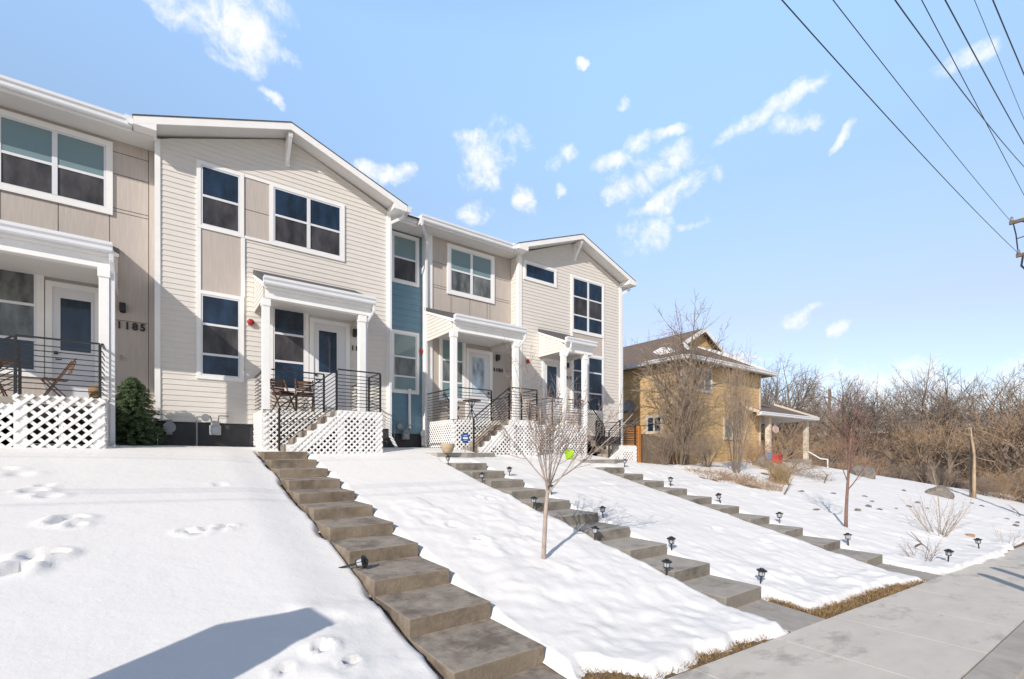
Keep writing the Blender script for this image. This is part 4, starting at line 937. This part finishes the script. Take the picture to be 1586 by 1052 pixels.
for (nm, X, Y, Z, wd, hh, c, lab) in [('storage_bin', 27.4, 12.6, 1.45, .55, .5, (.45,.03,.03), 'red plastic bin on the ground before the yellow house porch'),('cooler_box', 28.0, 13.2, 1.62, .5, .35, (.10,.25,.5), 'blue and white cooler box on the yellow house porch'),('covered_grill', 28.0,14.2,1.62,.9,1.0,(.04,.045,.05),'dark covered grill on the yellow house porch beside its first post'),('plywood_board',26.8,13.4,1.4,.5,.55,(.45,.28,.08),'small orange board leaning beside the red bin')]:
    b = MB(); b.hexa([(X-wd/2,Y-.2,Z),(X+wd/2,Y-.2,Z),(X+wd/2,Y+.2,Z),(X-wd/2,Y+.2,Z),(X-wd*.42,Y-.15,Z+hh),(X+wd*.42,Y-.15,Z+hh),(X+wd*.42,Y+.15,Z+hh),(X-wd*.42,Y+.15,Z+hh)])
    b.box(X-wd*.46,X+wd*.46,Y-.18,Y+.18,Z+hh+.004,Z+hh+.05)
    tag(b.build(nm, mat(nm, c, .5, 6, None, var=.2), bevel=.02), lab, nm.split('_')[-1])
b = MB(); b.tube([(29.1+.25*math.cos(k*.42)*1.4, 13.45, 3.40+.2*math.sin(k*.42)) for k in range(16)], .03, 6); b.prism([(29.1+.35*math.cos(k*.42), 3.40+.2*math.sin(k*.42)) for k in range(15)], 'y', 13.44, 13.46)
tag(b.build('oval_plaque', mat('plaque',(.55,.42,.38),.6,8,var=.2)), 'pale pink oval plaque hanging under the yellow house porch roof', 'plaque')
# white handrail down from that porch
t = thing('handrail', (34,12.6,1.0), 'white metal handrail stepping down from the yellow house porch', 'handrail')
pa, pb, pc = uz(1246,31)+Vector((0,0,2.27)), uz(1271,30)+Vector((0,0,1.66)), uz(1282,30)+Vector((0,0,1.62))
b = MB(); b.tube([pa, pb, pc], .035, 8); b.build('rail', WHITE, t); b = MB(); b.tube([pc, (pc.x,pc.y,.95)], .035, 8); b.build('rail_post', WHITE, t); b = MB(); b.tube([pa, (pa.x,pa.y,1.35)], .035, 8); b.build('rail_post', WHITE, t)
# fence and gate
t = thing('garden_gate', (17.2,14.5,1.3), 'orange cedar gate of horizontal slats between townhouse and fence', 'gate')
b = MB()
for k in range(11): b.box(16.3,17.95,14.5,14.53,1.35+.165*k,1.49+.165*k)
b.build('gate_slats', ORW, t); b = MB(); b.box(17.96,18.12,14.44,14.6,1.2,3.25); b.box(16.22,16.29,14.47,14.56,1.2,3.2); b.build('gate_post', ORW, t)
t = thing('board_fence', (19.4,14.6,1.3), 'weathered grey brown board fence in front of the yellow house side', 'fence'); b = MB(); rr = random.Random(2)
for k in range(19):
    x = 18.16+.14*k; b.box(x,x+.132,14.58+rr.uniform(-.006,.006),14.60,1.15,2.92+rr.uniform(-.03,.03)-.012*k)
b.build('fence_boards', FENW, t, fix=False); b = MB(); b.box(18.15,20.8,14.605,14.66,1.6,1.7); b.box(18.15,20.8,14.605,14.66,2.5,2.6); b.build('fence_rail', FENW, t)

# ------------------------------------------------------------ bare trees
def grow(rr, out, p, d, L, r, lev, P):
    n = 6 if lev == 0 else (5 if lev < 3 else 3); pts = [Vector(p)]; rad = [r]; d = Vector(d).normalized(); r1 = r*(P['tip'] if lev < P['max'] else .3)
    for i in range(n):
        d = (d + Vector((rr.gauss(0,1), rr.gauss(0,1), rr.gauss(0,.6)))*P['wig'] + Vector((0,0,P['up'][min(lev,len(P['up'])-1)]))).normalized()
        pts.append(pts[-1] + d*(L/n)); rad.append(r+(r1-r)*(i+1)/n)
    out[min(lev, len(out)-1)].append((pts, rad))
    if lev >= P['max']: return
    nc = P['kids'][lev]
    for k in range(nc):
        t = P['from'][lev] + (1-P['from'][lev])*((k+rr.uniform(.2,.9))/nc) if k < nc-1 else 1.
        f = min(t*n, n-.001); i = int(f); q = pts[i].lerp(pts[i+1], f-i); rq = rad[i]+(rad[i+1]-rad[i])*(f-i)
        dd = (pts[i+1]-pts[i]).normalized(); ang = R(rr.uniform(*P['ang'][min(lev,len(P['ang'])-1)])) if k < nc-1 else R(rr.uniform(3,16))
        ax = dd.orthogonal().normalized(); ax.rotate(Matrix.Rotation(k*2.4+rr.uniform(-.6,.6), 3, dd)); nd = dd.copy(); nd.rotate(Matrix.Rotation(ang, 3, ax))
        grow(rr, out, q, nd, L*P['len'][lev]*rr.uniform(.7,1.15)*(1.15-.45*t), max(rq*P['rr'], P['rmin']), lev+1, P)
def bare_tree(name, seed, P, label, cat='tree', tm=None, cm=None, group=None, stems=1, leaves=0, base=(0,0,0), lean=(0,0,1), spread=0):
    rr = random.Random(seed); out = [[] for _ in range(P['max']+1)]
    for s in range(stems):
        a = 6.283*s/stems + rr.uniform(-.4,.4); dv = Vector(lean) + Vector((math.cos(a), math.sin(a), 0))*spread*rr.uniform(.5,1.1)
        grow(rr, out, Vector(base)+Vector((math.cos(a),math.sin(a),0))*.12*(stems > 1)-Vector((0,0,.1)), dv, P['L']*rr.uniform(.8,1.1), P['r'], 0, P)
    t = thing(name, (0,0,0), label, cat, group)
    b = MB(); k0 = P.get('tl', 2)
    for lv in range(k0):
        for pts, rad in out[lv]: b.tube(pts, rad, 9 if lv == 0 and P.get('fine') else 5, cap=(lv==0))
    b.build('trunk', tm or BARKD, t, smooth=True, fix=False)
    c = MB()
    for lv in range(k0, len(out)):
        for pts, rad in out[lv]: c.tube(pts, rad, 4 if P.get('fine') and lv < 4 else 3, cap=False)
    if leaves:
        tips = [o[0][-1] for o in out[-1]]
        for k in range(leaves):
            p = rr.choice(tips) + Vector((rr.gauss(0,.02),rr.gauss(0,.02),rr.gauss(-.02,.02))); a = Vector((rr.gauss(0,1),rr.gauss(0,1),rr.gauss(0,1))).normalized()*.02; e = a.orthogonal().normalized()*.012
            c.add([p-a, p-e, p+a, p+e], [(0,1,2,3)])
    c.build('crown', cm or TWIGD, t, smooth=False, fix=False)
    return t
PY = dict(max=4, L=1.08, r=.033, tip=.80, wig=.035, up=(.0,.10,.07,.05,.02), kids=(11,7,5,3), ang=((22,60),(22,48),(25,55),(25,60)), len=(1.7,.40,.50,.55), rr=.38, rmin=.0026, tl=2, fine=1)
PY['from'] = (.86,.25,.2,.2)
x, y = on_ground(842, 868)
t = bare_tree('young_tree', 11, PY, 'young bare tree with pale pinkish bark standing in the snow by the middle steps', 'tree', BARK, TWIG, leaves=130, lean=(.065,.0,1)); t.location = (x, y, G(x,y)-.02)
PS = dict(max=4, L=2.6, r=.045, tip=.45, wig=.012, up=(.0,.10,.12,.08), kids=(11,4,4,3), ang=((20,38),(20,45),(20,50)), len=(.42,.55,.55,.5), rr=.40, rmin=.004, tl=1, fine=1); PS['from'] = (.38,.2,.2,.2)
x, y = on_ground(1310, 817)
t = bare_tree('slim_tree', 5, PS, 'slim young tree with reddish twigs, alone on the snow right of the farthest steps', 'tree', mat('red_bark',(.20,.12,.09),.85,10,var=.25), mat('red_twig',(.19,.10,.08),.85,10,var=.3)); t.location = (x, y, G(x,y)-.02); t.scale = (1.0,)*3
# shrubs and trees: shared meshes
PA = dict(max=5, L=4.2, r=.17, tip=.62, wig=.09, up=(.03,.05,.03,.02,.0), kids=(6,5,4,4,3), ang=((22,50),(25,55),(25,60),(25,65)), len=(.85,.78,.72,.66,.6), rr=.60, rmin=.008, tl=3); PA['from'] = (.45,.3,.2,.2,.2)
PBB = dict(max=4, L=1.7, r=.032, tip=.45, wig=.08, up=(.04,.04,.02,.0), kids=(5,4,4,3), ang=((15,40),(20,50),(25,60)), len=(.72,.65,.6,.55), rr=.55, rmin=.005, tl=1); PBB['from'] = (.15,.15,.15,.2)
def put(src, px, depth, label, scale=1, rz=0, first=False, dz=0):
    u = (px-793)/740; S, C = math.cos(YAW), math.sin(YAW); x = (u*S+C)*depth; y = (S-u*C)*depth
    o = src if first else copy_thing(src, (0,0,0)); o.location = (x, y, G(x,y)+dz); o['label'] = label; o.rotation_euler = (0,0,rz); o.scale = (scale,)*3 if not isinstance(scale, tuple) else scale; return o
sh = bare_tree('shrub', 21, PBB, '', 'shrub', BARKD, TWIGD, stems=14, spread=.5)
put(sh, 1052, 21.3, 'tall many-stemmed bare shrub at the front corner of the yellow house', (1.15,1.15,1.75), 0, True)
shg = 'bare shrubs around the yellow house'
o = copy_thing(sh, (0,0,0)); put(o, 1030, 20.2, 'low bare shrub right in front of the weathered fence', (.55,.55,.6), 2, True)
put(sh, 1140, 19.5, 'slender bare shrub with thin upright stems before the lower window of the yellow house', (.62,.62,1.8), 1.)
put(sh, 1095, 20.5, 'bushy bare shrub under the yellow house front between the two taller ones', (.75,.75,.55), 3.)
tr = bare_tree('bare_tree', 31, PA, '', 'tree', BARKD, TWIGD, group='bare winter trees')
tr2 = bare_tree('bare_tree', 32, dict(PA, up=(.0,.08,.06,.03,.02), wig=.07), '', 'tree', BARKD, TWIGG, group='bare winter trees', stems=2, spread=.25)
tr3 = bare_tree('bare_tree', 37, dict(PA, wig=.12, L=3.2), '', 'tree', BARKD, TWIGO, group='bare winter trees', stems=3, spread=.4)
put(tr, 1062, 21.8, 'tall bare tree at the front corner of the yellow house, crown over its eave', (.95,.95,1.02), 2.2, True, 0)
put(tr2, 1062, 36, 'tall bare tree whose crown rises behind the yellow house roof', 1.2, .5, True)
rb = bare_tree('shrub', 23, dict(PBB, wig=.13, up=(.0,-.02,-.04,-.04)), 'russet tangled bush under the yellow house porch roof', 'shrub', TWIGO, TWIGO, stems=14, spread=1.0)
put(rb, 1206, 28.5, 'russet tangled bush under the yellow house porch roof', (1.0,1.0,1.0), 0, True)
put(rb, 1172, 25, 'small russet bush left of the porch boulders', (.6,.6,.6), 2)
put(rb, 1215, 22.5, 'sprawling low thicket of brown twigs on the snow edge below the porch', (.9,.9,.35), 4)
TL = [(tr,1213,44,1.02,'left of the treeline, just right of the yellow house roof'),(tr2,1183,46,.95,'rising over the right end of the yellow house roof'),(tr3,1246,48,.95,'above the porch roof of the yellow house'),(tr2,1330,44,.9,'behind the slim tree, with gnarled top'),
      (tr3,1300,52,.85,'in the treeline left of the slim tree'),(tr,1428,40,.98,'tall and forked, highest crown of the treeline'),(tr2,1478,43,.98,'with fine grey crown right of the highest crown'),(tr3,1370,42,.72,'low and spreading right of the slim tree'),
      (tr3,1455,36,.62,'dark and twisted below the highest crown'),(tr,1545,38,.85,'with dark crown right of the pale broken trunk'),(tr3,1580,36,.85,'russet, at the right edge'),(tr2,1610,40,.95,'partly cut by the right edge'),(tr,1395,47,.8,'thin, behind the treeline left of the highest crown'),
      (tr3,1520,44,.8,'russet, behind the pale broken trunk'),(tr,1650,36,1.0,'beyond the right edge'),(tr3,1270,40,.45,'stunted, left of the handrail end')]
for i, (s, px, dp, sc, lab) in enumerate(TL):
    o = put(s, px, dp, 'bare brown tree ' + lab, sc*1.5, i*1.7, i == 4, -.3)
    o['group'] = 'bare winter trees'
BU = [(1345,36,1.2),(1392,34,.9),(1430,35,1.1),None,(1465,32,.9),(1525,31,.9),(1556,31,1.1),(1590,31,1.4),None,(1318,38,1.0),(1280,40,1.3),None,(1545,38,1.6),(1620,30,1.5)]
for i, q in enumerate(BU):
    if q is None: continue
    px, dp, sc = q
    ord_ = ['left of the big boulder','right of the big boulder','below the highest crown, left side','below the highest crown, right side','left of the pale broken trunk','right of the pale broken trunk','second in from the right edge','at the right edge','directly behind the pale broken trunk','behind the big boulder','right of the handrail','behind the left end of the far thicket','behind the right part of the far thicket','beyond the right edge'][i]
    sc *= .72; put(sh if i % 3 else rb, px, dp, 'brown bare bush ' + ord_, (sc, sc, sc*(.85 if i % 3 else 1.3)), i*2.1, False, -.2)['group'] = 'bushes along the creek bank'
# trees across the street, behind the camera; they show only in the window glass
for i, (X, Y, sc) in enumerate([(4,-19,1.5),(11,-22,1.7),(19,-18,1.4),(28,-21,1.8),(38,-19,1.5),(50,-22,1.7)]):
    o = copy_thing([tr, tr2, tr3][i % 3], (X, Y, SW(X)-.3), i*1.3, 'bare tree across the street, %s along the far kerb' % ['first','second','third','fourth','fifth','sixth'][i], sc); o['group'] = 'bare winter trees'
# pale broken trunk
t = thing('broken_tree', (0,0,0), 'pale broken tree trunk standing sunlit in front of the right hand thicket', 'tree')
b = MB(); b.tube([(0,0,-.3),(-.05,0,1.2),(.1,0,2.6),(-.05,.1,3.6),(-.35,.1,4.4)], [.10,.09,.075,.06,.02], 8); b.tube([(-.33,.1,4.35),(-.75,.1,4.5)], [.05,.02], 6); b.build('trunk', mat('pale_dead_wood',(.42,.31,.20),.85,8,var=.3,stretch=(1,1,.3)), t, smooth=True)
b = MB(); b.tube([(.1,.1,0),(.5,.2,1.5),(1.0,.3,3.0),(1.2,.3,4.2)], [.14,.12,.09,.03], 7); b.tube([(.1,0,2.6),(.6,-.1,3.1),(1.1,0,3.2)], [.05,.03,.01], 5); b.build('limb', BARKD, t, smooth=True)
u = (1509-793)/740; put(t, 1509, 27.5, t['label'], .95, 0, True)
# distant wood, one mass
def far_wood():
    rr = random.Random(9); src = []
    for sd in (51, 52, 53):
        out = [[] for _ in range(5)]; P = dict(PA, max=4, kids=(5,4,4,4), rmin=.02)
        for s in range(2): grow(rr, out, (0,0,0), (rr.gauss(0,.2),rr.gauss(0,.2),1), 4.2, .16, 0, P)
        b = MB()
        for lv in out:
            for pts, rad in lv: b.tube(pts[::2] if len(pts) > 4 else pts, rad[::2] if len(pts) > 4 else rad, 3, cap=False)
        src.append((np.array(b.v), b.f))
    V = []; F = []; nb = 0
    for i in range(85):
        px = rr.uniform(1150, 1750); dp = rr.uniform(58, 120); u = (px-793)/740; S, C = math.cos(YAW), math.sin(YAW); x = (u*S+C)*dp; y = (S-u*C)*dp
        v, f = src[i % 3]; a = rr.uniform(0, 6.28); sc = rr.uniform(.8,1.25)*(1.0+dp/160); c, s_ = math.cos(a), math.sin(a)
        w = np.stack([v[:,0]*c-v[:,1]*s_, v[:,0]*s_+v[:,1]*c, v[:,2]], 1)*sc + np.array([x, y, -2.4]); V.append(w); F += [tuple(k+nb for k in q) for q in f]; nb += len(w)
    me = bpy.data.meshes.new('distant_wood'); me.from_pydata(np.concatenate(V).tolist(), [], F); me.materials.append(TWIGF); o = bpy.data.objects.new('distant_wood', me); col.objects.link(o)
    tag(o, 'far wood of bare grey trees beyond the long building', 'wood', kind='stuff')
far_wood()
b = MB(); HXs = [(300+40*i, -500+60*i) for i in range(0)]
hv = []; n = 60
for i in range(n+1):
    a = R(-20+150*i/n); r = 700; h = 16+8*math.sin(i*.5)+6*math.sin(i*1.3+1); hv += [(r*math.sin(a), r*math.cos(a), -5), (r*1.1*math.sin(a), r*1.1*math.cos(a), h)]
b.add(hv, [(2*i, 2*i+2, 2*i+3, 2*i+1) for i in range(n)]); tag(b.build('hills', mat('wooded_hill',(.13,.125,.13),.95,.02,var=.2), fix=False), kind='structure')
# long low building behind the trees
A, B = uz(1255, 64), uz(1535, 46); d = (B-A).normalized(); nrm = Vector((-d.y, d.x, 0)); nrm = nrm if nrm.dot(A) > 0 else -nrm
LB = thing('long_building', (A.x, A.y, -2), 'long low pinkish building with grey roof glimpsed through the trees', 'building')
def P3(s, n_, z): p = A + d*s + nrm*n_; return (p.x, p.y, z)
Ln = (B-A).length; b = MB(); b.hexa([P3(0,0,-2.5),P3(Ln,0,-2.5),P3(Ln,9,-2.5),P3(0,9,-2.5),P3(0,0,4.5),P3(Ln,0,4.5),P3(Ln,9,4.5),P3(0,9,4.5)]); b.build('wall', mat('pink_stucco',(.36,.28,.25),.85,2,var=.12), LB)
b = MB(); b.add([P3(-.5,-.6,4.6),P3(Ln+.5,-.6,4.6),P3(Ln+.5,4.5,6.3),P3(-.5,4.5,6.3),P3(-.5,9.6,4.6),P3(Ln+.5,9.6,4.6)], [(0,1,2,3),(3,2,5,4),(0,3,4),(1,5,2)]); r_ = b.build('roof', mat('grey_roof',(.19,.185,.185),.9,3,var=.2), LB)
b = MB(); b.hexa([P3(-.5,-.66,4.45),P3(Ln+.5,-.66,4.45),P3(Ln+.5,-.61,4.45),P3(-.5,-.61,4.45),P3(-.5,-.66,4.65),P3(Ln+.5,-.66,4.65),P3(Ln+.5,-.61,4.65),P3(-.5,-.61,4.65)]); b.build('fascia', WHITE, r_)
for k in range(7):
    s = 2.5+k*(Ln-5)/6; b = MB(); b.hexa([P3(s,-.06,1.5),P3(s+1.6,-.06,1.5),P3(s+1.6,-.01,1.5),P3(s,-.01,1.5),P3(s,-.06,2.9),P3(s+1.6,-.06,2.9),P3(s+1.6,-.01,2.9),P3(s,-.01,2.9)]); b.build('window', GL['g'], LB)
# distant pole
p = uz(1285, 58); b = MB(); b.tube([(p.x,p.y,-2),(p.x,p.y,9.9)], .17, 8); b.bar((p.x-.9,p.y+.3,8.9),(p.x+.9,p.y-.3,8.9),.1); tag(b.build('distant_pole', BARKD), 'dark bare utility pole standing far behind the yellow house porch', 'utility pole')
# rocks
def rock(name, px, py, sx, sy, sz, m, lab, seed):
    x, y = on_ground(px, py); rr = random.Random(seed); bm = bmesh.new(); bmesh.ops.create_icosphere(bm, subdivisions=3, radius=1)
    for v in bm.verts:
        c = v.co; k = 1+.22*math.sin(c.x*3+seed)+.18*math.sin(c.y*4+seed*2)*math.cos(c.z*3)+rr.uniform(-.05,.05); c *= k; c.z = max(c.z, -.35)
        c.x *= sx; c.y *= sy; c.z *= sz
    me = bpy.data.meshes.new(name); bm.to_mesh(me); bm.free(); me.materials.append(m); o = bpy.data.objects.new(name, me); col.objects.link(o); o.location = (x, y, G(x,y)+.02*sz); tag(o, lab, 'rock')
rock('boulder', 1335, 738, .9, .6, .55, ROCK, 'large grey brown boulder at the crest behind the slim tree', 1)
rock('boulder', 1183, 724, .5, .4, .4, ROCK, 'grey boulder half under the russet bush by the yellow house porch', 2)
rock('boulder', 1455, 768, .8, .5, .45, ROCK, 'rounded brush covered boulder at the bank left of the pale trunk', 3)
rock('rock', 1503, 832, .20, .14, .08, ROCKR, 'small reddish rock in the snow above the farther sidewalk lantern', 4)
rr = random.Random(77)
RK = [(1265,790),(1290,765),(1338,770),(1350,778),(1345,786),(1362,790),(1388,789),(1408,787),(1435,788),(1420,779),(1505,780),(1520,784),(1558,805),(1576,810),(1572,815),(1240,762),(1328,792),(1400,762)]
wl = ['first','second','third','fourth','fifth','sixth','seventh','eighth','ninth','tenth','eleventh','twelfth','thirteenth','fourteenth','fifteenth','sixteenth','seventeenth','eighteenth']
order = sorted(range(len(RK)), key=lambda i: RK[i][0])
for n_, i in enumerate(order):
    rock('stone', RK[i][0], RK[i][1], rr.uniform(.09,.22), rr.uniform(.05,.11), rr.uniform(.03,.07), ROCK, 'dark flat stone poking through the right hand snow, %s from the left' % wl[n_], 10+i)
# stick shrubs and dry grass
PT2 = dict(max=2, L=1.1, r=.012, tip=.4, wig=.05, up=(.0,.03,.0), kids=(5,3), ang=((15,40),(20,50)), len=(.5,.5), rr=.55, rmin=.003, tl=1); PT2['from'] = (.2,.2)
PALE = mat('pale_stick', (.36,.29,.22), .8, 8, var=.2)
x, y = on_ground(1455, 830); t = bare_tree('twiggy_shrub', 41, PT2, 'pale twiggy bare shrub fanning out of the snow left of the reddish rock', 'shrub', PALE, PALE, stems=12, spread=.8); t.location = (x,y,G(x,y))
x, y = on_ground(1457, 829); t = bare_tree('sapling', 43, dict(PT2, L=2.3, r=.016), 'thin pale sapling stem rising from the twiggy shrub', 'sapling', PALE, PALE); t.location = (x,y,G(x,y))
x, y = on_ground(1428, 868); t = bare_tree('pink_shrub', 44, dict(PT2, L=.45, r=.008), 'small pinkish bare shrub near the sidewalk lantern', 'shrub', TWIG, TWIG, stems=7, spread=.9); t.location = (x,y,G(x,y))
x, y = on_ground(1560, 842); t = bare_tree('small_shrub', 45, dict(PT2, L=.5, r=.006), 'tiny bare shrub in the snow near the right edge', 'shrub', PALE, PALE, stems=5, spread=.7); t.location = (x,y,G(x,y))
STRAW = mat('straw', (.40,.29,.16), .9, 20, var=.3)
def clump(px, py, h, n, rad, lab, m=STRAW, flat=.3):
    x0, y0 = on_ground(px, py); rr = random.Random(px); b = MB()
    for k in range(n):
        a = rr.uniform(0,6.28); r = rad*math.sqrt(rr.random()); x, y = x0+r*math.cos(a), y0+r*math.sin(a); z = G(x,y)-.03; hh = h*rr.uniform(.4,1)
        d = Vector((rr.gauss(0,flat), rr.gauss(0,flat), 1)).normalized(); b.tube([(x,y,z), Vector((x,y,z))+d*hh*.6, Vector((x,y,z))+d*hh+Vector((d.x,d.y,-.2))*hh*.2], [.006,.004,.002], 3, cap=False)
    tag(b.build('dry_grass_clump', m, fix=False), lab, 'grass clump')
clump(1207, 750, .9, 400, .35, 'tan clump of tall dry grass below the yellow house porch')
clump(1160, 748, .5, 600, 1.1, 'brown low stubble on the bare patch before the yellow house', TWIGO, .9)
clump(1105, 738, .35, 500, 1.0, 'brown leaf litter and stalks at the foot of the tall shrub', TWIGO, 1.2)
clump(1240, 735, .7, 300, 1.3, 'flattened pale stalks at the crest right of the dry grass', PALE, 1.6)
# sticks lying in the snow
for i, (a, c, lab) in enumerate([((1215,768),(1300,722),'long bare branch lying from the dry grass toward the crest'),((1580,802),(1560,786),'dark forked branch on the snow at the right edge'),((1277,750),(1284,738),'short dark stick standing tilted on the crest snow'),((1418,852),(1440,862),'dark twig on the snow near the pinkish shrub')]):
    p = on_ground(*a); q = on_ground(*c); q = q if (Vector(p)-Vector(q)).length < 5 else (p[0]+3*(q[0]-p[0])/((Vector(p)-Vector(q)).length), p[1]+3*(q[1]-p[1])/((Vector(p)-Vector(q)).length))
    b = MB(); P_ = []
    for k in range(7):
        f = k/6; x = p[0]+(q[0]-p[0])*f; y = p[1]+(q[1]-p[1])*f; P_.append((x, y, G(x,y)+.05+.12*math.sin(f*3)))
    b.tube(P_, [.025-.003*k for k in range(7)], 6); b.tube([P_[3], (P_[3][0]+.3,P_[3][1]+.3,P_[3][2]+.25)], [.014,.004], 5); b.tube([P_[4], (P_[4][0]-.2,P_[4][1]+.3,P_[4][2]+.3)], [.012,.004], 5)
    tag(b.build('fallen_branch', BARKD), lab, 'branch')
print('objects', len(bpy.data.objects))
